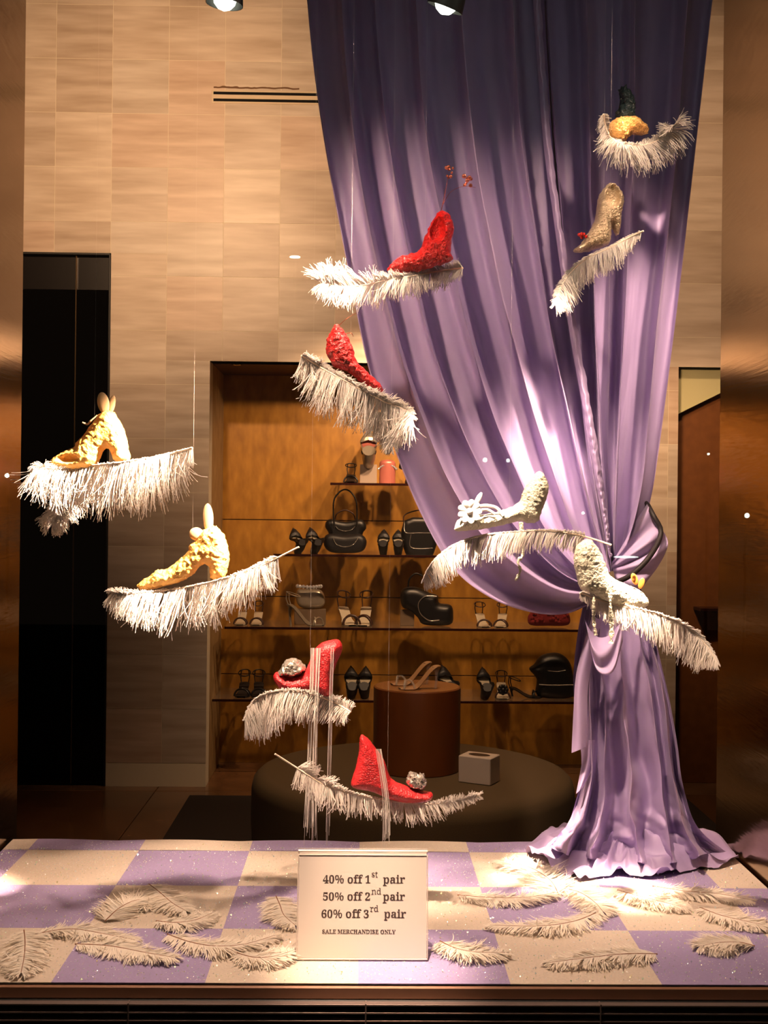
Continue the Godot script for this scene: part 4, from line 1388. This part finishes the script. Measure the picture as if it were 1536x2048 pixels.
	var b5 := thing("handbag", "heap shaped black evening bag with a chain loop on the third shelf", "bag", Vector3(W(850, D), ys[2], zz))
	bag_body(b5, [802, 1196, 806, 1184, 820, 1178, 840, 1180, 862, 1190, 878, 1196, 880, 1210, 904, 1214, 909, 1234, 902, 1254, 850, 1254, 838, 1240, 822, 1226, 806, 1218], 850, 1256, D, 0.05, mats["black_leather"])
	bag_tube(b5, "chain_loop", [874, 1196, 852, 1196, 838, 1210, 842, 1230, 860, 1244, 880, 1243], 850, 1256, D, 0.052, 0.0028, mats["silver_chain"])
	bag_tube(b5, "handle", [818, 1182, 820, 1164, 832, 1152, 846, 1156], 850, 1256, D, 0.0, 0.005, mats["black_leather"])
	var bst := thing("display_riser", "dark wedge riser under the heap shaped black bag", "stand", Vector3(W(806, D), ys[2], zz))
	slab(bst, "plate", -0.01, 0.07, 0.0, 0.09, -0.012, 0.006, mats["smoked_riser"], 0.002)
	var b6 := thing("handbag", "ruffled dark red bag peeking below the swag", "bag", Vector3(W(1101, D), ys[2], zz))
	bag_body(b6, [1058, 1244, 1062, 1234, 1072, 1226, 1100, 1222, 1130, 1226, 1142, 1236, 1140, 1256, 1100, 1258, 1064, 1257], 1101, 1260, D, 0.04, mats["red_fabric"])
	var ruf := MB.new()
	for k in 60:
		ruf.ball(Vector3(rng.randf_range(-0.1, 0.1), rng.randf_range(0.03, 0.085), rng.randf_range(0.02, 0.04)), Vector3.ONE * rng.randf_range(0.008, 0.014), Basis(), 6)
	obj("ruffles", ruf.mesh(), mats["red_fabric"], b6).set_meta("kind", "stuff")
	var b7 := thing("handbag", "large domed black bag with silver trim on the lowest shelf by the curtain", "bag", Vector3(W(1108, D), ys[3], zz))
	bag_body(b7, [1062, 1350, 1072, 1340, 1084, 1324, 1104, 1317, 1124, 1318, 1140, 1330, 1148, 1350, 1152, 1404, 1080, 1404, 1078, 1370], 1108, 1406, D, 0.055, mats["black_leather"])
	bag_tube(b7, "trim", [1080, 1378, 1110, 1379, 1150, 1378], 1108, 1406, D, 0.056, 0.003, mats["silver_chain"])
	bag_tube(b7, "clasp_bar", [1096, 1350, 1116, 1352, 1132, 1349], 1108, 1406, D, 0.054, 0.0022, mats["silver_chain"])


func build_floating() -> void:
	# --- shoe and feather, top red
	var a := art_shoe("wedge_shoe", "glossy crinkled red shoe, topmost of the red ones, in front of the curtain", [879, 420, 897, 428, 909, 451, 905, 477, 902, 503, 906, 521, 867, 534, 836, 547, 806, 550, 786, 550, 773, 541, 786, 525, 805, 512, 833, 504, 844, 487, 852, 467, 862, 446], 2.82, mats["red_foil"], 0.030, 0.036, 0.14, 45.0, [[872, 462, 0.034, 17, 27, 0.036]])
	shoe_tube(a, "wire", [882, 420, 885, 405, 890, 380, 895, 352], 0.0, 0.0009, 0.0006, mats["copper_wire"])
	var gl := MB.new()
	for k in 9:
		gl.ball(on_shoe(a, 898 + rng.randf_range(-7, 7), 343 + rng.randf_range(-10, 10), rng.randf_range(-0.01, 0.01)), Vector3.ONE * rng.randf_range(0.003, 0.0052), Basis(), 6)
		gl.ball(on_shoe(a, 935 + rng.randf_range(-10, 10), 360 + rng.randf_range(-10, 10), rng.randf_range(-0.01, 0.01)), Vector3.ONE * rng.randf_range(0.003, 0.0056), Basis(), 6)
	obj("glitter_beads", gl.mesh(), std("copper_glitter", Color(0.95, 0.55, 0.45), 0.15, 0.8), a).set_meta("kind", "stuff")
	shoe_tube(a, "wire", [884, 410, 900, 385, 925, 372, 950, 374], 0.005, 0.0006, 0.0004, mats["copper_wire"])
	float_feather("white plume under the topmost red shoe, its wide end glaring white", [926, 536, 880, 542, 830, 551, 780, 559, 730, 570, 682, 573, 640, 566], 2.82, [22, 20, 12, 22, 56, 70, 50], [26, 46, 48, 56, 54, 52, 40], {"n": 520, "fw": 0.55, "grav": 0.35, "t0": 0.0})
	# --- second red
	var b := art_shoe("wedge_shoe", "crumpled red paper shoe half sunk in its plume below the topmost red one", [673, 649, 685, 658, 697, 675, 708, 698, 711, 717, 727, 735, 743, 750, 760, 765, 769, 779, 760, 789, 737, 779, 714, 758, 689, 742, 666, 735, 659, 721, 652, 708, 651, 690, 655, 673, 663, 658], 2.72, mats["red_paper"], 0.032, 0.036, 0.14, 45.0)
	shoe_tube(b, "wire", [676, 652, 690, 640, 700, 632, 712, 626], 0.0, 0.0007, 0.0005, mats["copper_wire"])
	shoe_tube(b, "wire", [692, 668, 702, 668, 706, 674], 0.01, 0.0007, 0.0005, mats["copper_wire"])
	float_feather("tilted white plume under the crumpled red shoe, drooping before the alcove", [603, 711, 636, 732, 680, 756, 730, 784, 775, 806, 812, 820, 828, 838], 2.70, [16, 22, 18, 22, 26, 18, 10], [45, 88, 92, 84, 78, 84, 70], {"n": 620, "fw": 0.35, "grav": 1.0, "curl": 0.7, "t0": 0.0})
	float_feather("short white plume tip hanging under the crumpled red shoe's plume", [738, 832, 760, 850, 776, 872, 786, 892], 2.74, [30, 34, 30, 20], [34, 38, 34, 24], {"n": 260, "fw": 0.5, "grav": 1.0, "curl": 0.7, "t0": 0.0, "quill": 0.001})
	# --- dark gold
	var c := art_shoe("wedge_shoe", "dark teal and gold leaf shoe, highest of all, before the curtain", [1225, 240, 1248, 234, 1271, 233, 1288, 247, 1300, 261, 1290, 269, 1263, 270, 1253, 282, 1228, 278, 1217, 259], 2.92, mats["gold_leaf"], 0.022, 0.034, 0.2, 60.0)
	var cp := smooth_poly([1238, 178, 1248, 168, 1258, 173, 1271, 193, 1273, 221, 1270, 240, 1240, 240, 1233, 221, 1240, 203], c.get_meta("at")[0], c.get_meta("at")[1], 2.92 / FP)
	obj("heel", solid(cp, 0.02, 0.028, 0.0036, 0.3, 50.0), mats["dark_teal"], c, Vector3(0, 0, -0.012))
	float_feather("fluffy white plume curling up under the dark teal and gold shoe", [1207, 228, 1214, 262, 1236, 284, 1270, 292, 1308, 284, 1338, 266, 1348, 250], 2.92, [10, 22, 12, 10, 16, 30, 34], [18, 34, 60, 62, 62, 58, 44], {"n": 460, "fw": 0.4, "grav": 0.6, "depth": 0.8, "t0": 0.0})
	# --- silver
	var d := art_shoe("wedge_shoe", "champagne silver leaf shoe with a high back and a red jewelled toe", [1212, 369, 1226, 366, 1242, 381, 1248, 399, 1244, 427, 1240, 465, 1234, 471, 1227, 460, 1224, 449, 1222, 480, 1212, 493, 1187, 501, 1156, 507, 1147, 500, 1162, 487, 1174, 467, 1187, 445, 1192, 417, 1197, 391], 2.92, mats["silver_leaf"], 0.026, 0.034, 0.14, 55.0, [[1222, 396, 0.036, 16, 26, 0.030]])
	var rg := MB.new()
	for k in 10: rg.ball(on_shoe(d, 1161 + rng.randf_range(-7, 7), 479 + rng.randf_range(-7, 7), 0.02 + rng.randf_range(0, 0.012)), Vector3.ONE * 0.0045, Basis(), 6)
	obj("jewel_cluster", rg.mesh(), mats["red_gem"], d)
	float_feather("slender white plume sweeping down under the champagne silver shoe", [1287, 462, 1252, 478, 1218, 496, 1180, 514, 1146, 540, 1122, 574, 1110, 612], 2.92, [5, 7, 6, 8, 12, 14, 14], [14, 40, 56, 58, 58, 54, 26], {"n": 480, "fw": 0.7, "grav": 0.45, "curl": 0.3, "depth": 0.35})
	# --- upper yellow
	var e := art_shoe("wedge_shoe", "glowing amber shoe with an arched back and two leaf shaped ears", [200, 826, 213, 820, 226, 823, 241, 844, 250, 867, 257, 896, 260, 918, 247, 927, 228, 921, 221, 903, 210, 898, 200, 919, 189, 933, 166, 938, 137, 942, 108, 939, 98, 931, 107, 916, 127, 904, 150, 893, 151, 886, 166, 871, 182, 849], 2.75, mats["amber_wax"], 0.026, 0.036, 0.13, 50.0, [[140, 918, 0.034, 26, 9, 0.018]])
	var pt := MB.new()
	petal(pt, on_shoe(e, 210, 828), Vector3(-0.2, 1, 0), 0.052, 0.028, 0.005)
	petal(pt, on_shoe(e, 218, 826, -0.008), Vector3(0.15, 1, -0.1), 0.044, 0.016, 0.004)
	obj("ears", pt.mesh(), mats["pale_amber"], e)
	shoe_tube(e, "ribbon", [196, 832, 184, 843, 176, 849, 166, 846], 0.01, 0.0025, 0.002, mats["pale_amber"], 0.3)
	float_feather("broad shaggy white plume under the amber shoe with ears, before the dark glass door", [385, 896, 340, 908, 290, 918, 236, 926, 180, 932, 120, 938, 70, 936], 2.715, [4, 6, 6, 6, 6, 14, 26], [40, 108, 118, 112, 106, 96, 64], {"n": 620, "fw": 0.35, "grav": 1.5, "curl": 0.8, "depth": 0.9, "t0": 0.0, "w": 0.0013, "wild": 0.16})
	float_feather("fluffy plume end hanging before the dark glass door", [180, 950, 150, 985, 122, 1020, 104, 1050], 2.80, [36, 46, 48, 30], [36, 46, 44, 28], {"n": 330, "fw": 0.6, "grav": 0.8, "curl": 0.6, "depth": 0.8, "t0": 0.0, "quill": 0.001})
	# --- lower yellow
	var f := art_shoe("wedge_shoe", "crinkled amber shoe with a bulging arched heel and a tall pale petal", [404, 1060, 424, 1052, 432, 1053, 446, 1066, 455, 1089, 459, 1115, 455, 1140, 449, 1156, 432, 1160, 421, 1156, 418, 1136, 411, 1128, 398, 1136, 386, 1150, 363, 1164, 340, 1172, 309, 1179, 281, 1181, 276, 1169, 295, 1155, 315, 1140, 335, 1137, 352, 1123, 375, 1103, 378, 1089, 392, 1080], 2.68, mats["amber_wax"], 0.026, 0.036, 0.16, 60.0)
	var pf := MB.new()
	petal(pf, on_shoe(f, 417, 1066), Vector3(-0.06, 1, 0), 0.068, 0.024, 0.005)
	petal(pf, on_shoe(f, 408, 1072, 0.01), Vector3(-0.9, 0.25, 0), 0.034, 0.030, 0.005)
	obj("petals", pf.mesh(), mats["pale_amber"], f)
	float_feather("long white plume with a bare quill under the crinkled amber shoe", [598, 1094, 548, 1119, 500, 1140, 440, 1160, 375, 1174, 310, 1184, 255, 1190, 222, 1186], 2.645, [12, 16, 10, 5, 5, 8, 18, 22], [24, 62, 80, 96, 104, 92, 60, 34], {"n": 560, "fw": 0.55, "grav": 0.9, "curl": 0.55, "depth": 0.6, "t0": 0.12, "w": 0.0012, "wild": 0.12})
	# --- white, flowered
	var g := art_shoe("wedge_shoe", "rough white plaster shoe with a large white flower on the toe", [1079, 940, 1096, 963, 1097, 986, 1085, 1020, 1076, 1044, 1054, 1046, 1041, 1043, 1006, 1051, 963, 1060, 912, 1064, 911, 1050, 925, 1033, 955, 1030, 985, 1026, 1015, 1016, 1038, 1003, 1045, 982, 1058, 960], 2.72, mats["white_plaster"], 0.026, 0.034, 0.12, 60.0)
	var fg := MB.new()
	for k in 9:
		var an := TAU * k / 9.0
		petal(fg, on_shoe(g, 936, 1024, 0.034), Vector3(cos(an), sin(an), 0.35), 0.030, 0.019, 0.003)
	petal(fg, on_shoe(g, 948, 1012, 0.02), Vector3(0.5, 1, 0), 0.034, 0.012, 0.003)
	fg.ball(on_shoe(g, 936, 1024, 0.040), Vector3.ONE * 0.008, Basis(), 8)
	obj("flower", fg.mesh(), mats["white_petal"], g)
	shoe_tube(g, "strap", [918, 1044, 940, 1020, 965, 1012, 990, 1016, 1004, 1032], 0.024, 0.004, 0.004, mats["white_petal"])
	shoe_tube(g, "strap", [926, 1048, 948, 1026, 970, 1020, 986, 1028], 0.032, 0.0035, 0.0035, mats["white_petal"])
	shoe_tube(g, "dangling_ribbon", [1039, 1044, 1041, 1075, 1044, 1108, 1034, 1122, 1038, 1140, 1029, 1160], 0.030, 0.004, 0.0034, mats["white_plaster"], 0.45)
	float_feather("arching white plume with a bare quill under the flowered white shoe", [1223, 1090, 1165, 1072, 1100, 1062, 1030, 1064, 960, 1072, 905, 1092, 866, 1126, 846, 1164], 2.685, [10, 12, 6, 4, 4, 4, 6, 8], [24, 44, 44, 58, 64, 60, 50, 26], {"n": 560, "fw": 0.6, "grav": 0.8, "curl": 0.3, "depth": 0.45, "t0": 0.13, "w": 0.0012})
	# --- white, beaded
	var h := art_shoe("wedge_shoe", "grey white plaster shoe with beaded ribbons hanging before the tied curtain", [1174, 1077, 1191, 1089, 1206, 1115, 1217, 1145, 1232, 1158, 1260, 1170, 1286, 1183, 1299, 1206, 1281, 1219, 1251, 1219, 1213, 1203, 1187, 1190, 1161, 1180, 1153, 1154, 1146, 1123, 1151, 1093], 2.68, mats["white_plaster"], 0.028, 0.036, 0.12, 60.0)
	shoe_tube(h, "dangling_ribbon", [1182, 1190, 1181, 1215, 1183, 1240, 1187, 1268], 0.034, 0.003, 0.0034, mats["white_plaster"], 0.5)
	shoe_tube(h, "dangling_ribbon", [1214, 1170, 1214, 1210, 1218, 1245, 1217, 1284], 0.036, 0.0035, 0.005, mats["white_plaster"], 0.55)
	var hb := MB.new()
	petal(hb, on_shoe(h, 1270, 1168, 0.02), Vector3(-0.4, 1, 0), 0.028, 0.015, 0.002)
	petal(hb, on_shoe(h, 1276, 1176, 0.02), Vector3(0.3, 1, 0), 0.026, 0.014, 0.002)
	petal(hb, on_shoe(h, 1264, 1160, 0.02), Vector3(-0.1, 0.9, 0.4), 0.016, 0.010, 0.002)
	obj("gold_butterfly", hb.mesh(), mats["gold_petal"], h)
	float_feather("white plume trailing off past the tied curtain under the beaded white shoe", [1160, 1186, 1212, 1204, 1268, 1218, 1325, 1232, 1378, 1258, 1414, 1292, 1437, 1330], 2.65, [8, 12, 8, 8, 14, 12, 8], [16, 44, 52, 70, 76, 60, 14], {"n": 520, "fw": 0.5, "grav": 0.75, "curl": 0.35, "depth": 0.5, "t0": 0.0, "w": 0.0012})
	# --- lower red
	var i1 := art_shoe("wedge_shoe", "smooth red wedge shoe facing the dark door with a silver toe band", [632, 1295, 645, 1284, 673, 1278, 685, 1290, 681, 1309, 672, 1330, 666, 1355, 664, 1390, 650, 1392, 619, 1386, 584, 1386, 564, 1380, 551, 1367, 547, 1353, 554, 1344, 572, 1352, 594, 1352, 608, 1344, 617, 1327, 624, 1309], 2.88, mats["red_lacquer"], 0.026, 0.034, 0.05, 40.0)
	var ib: Array = i1.get_meta("at")
	obj("toe_band", solid(smooth_poly([555, 1349, 560, 1338, 570, 1322, 584, 1316, 598, 1320, 613, 1336, 606, 1346, 594, 1354, 573, 1354], ib[0], ib[1], 2.88 / FP), 0.014, 0.034, 0.0028, 0.25, 70.0, [[587, 1334, 0.03, 5, 14, 0.05], [600, 1338, 0.0, 5, 8, 0.1]]), mats["crystal"], i1)
	float_feather("bushy white plume under the red wedge with the silver toe band", [702, 1424, 664, 1403, 612, 1386, 556, 1384, 512, 1400, 488, 1440], 2.85, [26, 20, 10, 10, 8, 6], [34, 54, 66, 88, 86, 44], {"n": 560, "fw": 0.5, "grav": 0.9, "curl": 0.5, "depth": 0.6, "t0": 0.0, "w": 0.0012})
	# --- lowest red
	var j := art_shoe("wedge_shoe", "smooth red wedge shoe with a crystal toe, lowest of all", [720, 1470, 736, 1478, 751, 1496, 767, 1518, 779, 1551, 789, 1562, 817, 1573, 845, 1581, 864, 1584, 865, 1596, 851, 1603, 817, 1605, 786, 1600, 764, 1591, 739, 1582, 706, 1575, 703, 1561, 711, 1534, 717, 1502], 2.80, mats["red_lacquer"], 0.026, 0.034, 0.05, 40.0)
	var jb: Array = j.get_meta("at")
	obj("crystal_toe", solid(smooth_poly([812, 1566, 814, 1550, 824, 1541, 834, 1546, 848, 1546, 853, 1560, 852, 1574, 840, 1580, 822, 1576], jb[0], jb[1], 2.80 / FP), 0.016, 0.026, 0.003, 0.45, 90.0), mats["crystal"], j)
	float_feather("upcurved white plume with a bare quill under the lowest red wedge", [550, 1508, 602, 1541, 650, 1570, 705, 1588, 770, 1600, 840, 1608, 905, 1604, 962, 1590], 2.77, [10, 34, 26, 8, 4, 4, 16, 16], [12, 44, 52, 50, 44, 56, 22, 12], {"n": 420, "fw": 0.4, "grav": 0.35, "curl": 0.5, "depth": 0.6, "t0": 0.12, "w": 0.0012, "wild": 0.12})
	# --- bundles of nylon thread
	var bundles := [[625, 632, 621, 26, 13, "thick bundle of fine white threads falling beside the lowest shoe's quill"], [660, 665, 656, 5, 4, "thin strand of white threads falling beside the thick bundle"], [772, 757, 773, 14, 8, "bundle of white threads falling over the lowest red wedge"]]
	for bd in bundles:
		var y0: float = 1296.0 if bd[0] < 700 else 1498.0
		var dd := 2.845 if bd[0] < 700 else 2.755
		var bo := P(bd[0], y0, dd)
		var th := thing("thread_bundle", bd[5], "thread", bo, "nylon thread bundles")
		var m := MB.new()
		for k in int(bd[3]):
			var sx: float = rng.randf_range(-1, 1) * bd[4]
			var pth := PackedVector3Array([P(bd[1] + sx * 0.8, y0, dd) - bo, P(bd[0] + sx * 0.7 + rng.randf_range(-2, 2), lerpf(y0, 1690, 0.5), dd) - bo])
			var en := P(bd[2] + sx * 1.1, 1692 - rng.randf() * 40, dd)
			en.y = maxf(en.y, TABLE + 0.004)
			pth.append(en - bo)
			m.tube(smooth_path(pth, 8), PackedFloat32Array([0.00042]), 3, false)
		obj("strands", m.mesh(), mats["nylon"], th).set_meta("kind", "stuff")


func build_loose_feathers() -> void:
	table_feather("loose cream feather with a brown quill behind the round plume heap", [298, 1768, 320, 1785, 345, 1806, 372, 1822], 0.05)
	table_feather("loose cream feather with its tip curling up, between two lilac squares", [312, 1842, 350, 1845, 390, 1840, 424, 1826], 0.045)
	table_feather("loose fluffy feather lying flat beside the tip curled one", [210, 1842, 240, 1815, 275, 1800, 300, 1808], 0.07)
	table_feather("long loose feather stretched along the front left squares", [70, 1868, 140, 1858, 210, 1868, 270, 1880], 0.05)
	table_feather("loose feather lying across the front lilac square", [150, 1888, 220, 1892, 290, 1905, 348, 1915], 0.05)
	table_feather("loose feather whose fluff hangs over the platform edge", [48, 1860, 50, 1885, 48, 1915, 42, 1945], 0.055)
	table_feather("loose cream feather with a long curved brown quill before the sign", [334, 1868, 380, 1884, 430, 1892, 490, 1888, 552, 1870], 0.05)
	table_feather("loose feather with a short brown quill tucked behind the sign's edge", [552, 1792, 560, 1810, 568, 1830, 590, 1850], 0.055)
	table_feather("loose feather lying in the glare beside the sign's lower corner", [470, 1905, 510, 1915, 550, 1912, 588, 1900], 0.045)
	table_feather("broad rounded loose feather beside the pooled curtain hem", [1118, 1790, 1100, 1760, 1060, 1735, 1010, 1722], 0.075)
	table_feather("long loose feather lying behind the sign toward the curtain", [915, 1790, 980, 1795, 1050, 1795, 1110, 1785], 0.05)
	table_feather("loose feather with curved quill on the middle squares before the pooled hem", [1120, 1775, 1160, 1785, 1190, 1805, 1205, 1822], 0.06)
	table_feather("shaggy loose feather in the glare beyond the sign's edge", [1205, 1820, 1150, 1842, 1080, 1852, 980, 1850], 0.05)
	table_feather("loose feather beside the sign with a fine brown quill", [880, 1882, 910, 1896, 950, 1904, 1010, 1905], 0.05)
	table_feather("large loose feather across the front cream square", [1315, 1908, 1250, 1908, 1180, 1915, 1100, 1925], 0.05)
	table_feather("loose feather with straight brown quill below the pooled hem", [1235, 1780, 1270, 1790, 1310, 1800, 1370, 1815], 0.055)
	table_feather("wide loose feather overlapping the straight quilled one", [1305, 1772, 1370, 1782, 1440, 1788, 1500, 1800], 0.05)
	table_feather("loose feather lying near the side panel", [1400, 1815, 1440, 1830, 1490, 1842, 1530, 1850], 0.05)
	table_feather("single oval loose feather alone on the front lilac square", [1510, 1892, 1480, 1885, 1440, 1885, 1402, 1892], 0.06)


func build_outside() -> void:
	# night street behind the viewer; unseen lamps placed so the pane mirrors small spots
	var pave := struct_node("floor_pavement", "dark pavement outside the window", "pavement")
	slab(pave, "slab", -8.0, 8.0, -0.2, -0.1, -2.16, 12.0, std("asphalt", Color(0.06, 0.06, 0.065), 0.9))
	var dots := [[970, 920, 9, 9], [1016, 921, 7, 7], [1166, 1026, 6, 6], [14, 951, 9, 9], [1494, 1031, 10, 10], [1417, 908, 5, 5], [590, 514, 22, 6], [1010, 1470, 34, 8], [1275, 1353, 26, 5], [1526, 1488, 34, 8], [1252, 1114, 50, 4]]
	var words := ["bright round", "smaller round", "faint round", "lone round", "white round", "tiny round", "flat oval", "wide oval", "low oval", "broad oval", "long thin"]
	var where := ["on the curtain", "beside the larger dot on the curtain", "above the curtain tie", "by the dark door", "on the panel beside the passage", "within the passage", "on the tiles before the topmost plume", "over the ottoman's tissue box", "on the curtain tail", "low on the bronze panel", "across the curtain tie"]
	var zg := 2.179
	var far := 9.0
	for i in dots.size():
		var d: Array = dots[i]
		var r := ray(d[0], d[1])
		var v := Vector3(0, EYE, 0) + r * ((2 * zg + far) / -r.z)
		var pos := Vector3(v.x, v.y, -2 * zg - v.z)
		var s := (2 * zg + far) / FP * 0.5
		var o := thing("unseen_outside_lamp", "%s unseen outside lamp mirrored in the pane %s" % [words[i], where[i]], "lamp", pos, "unseen outside lamps mirrored in the pane")
		var m := MB.new()
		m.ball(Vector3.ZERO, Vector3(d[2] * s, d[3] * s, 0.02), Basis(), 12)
		obj("bulb", m.mesh(), glow("unseen_lamp_glow", Color(0.9, 1.0, 0.93), 22.0), o)
		var p := MB.new()
		p.tube(PackedVector3Array([Vector3(0, 0, 0.03), Vector3(0, -0.1 - pos.y if pos.y > 0.3 else -0.05, 0.06)]), PackedFloat32Array([0.02]), 6)
		obj("post", p.mesh(), mats["grille_dark"], o)
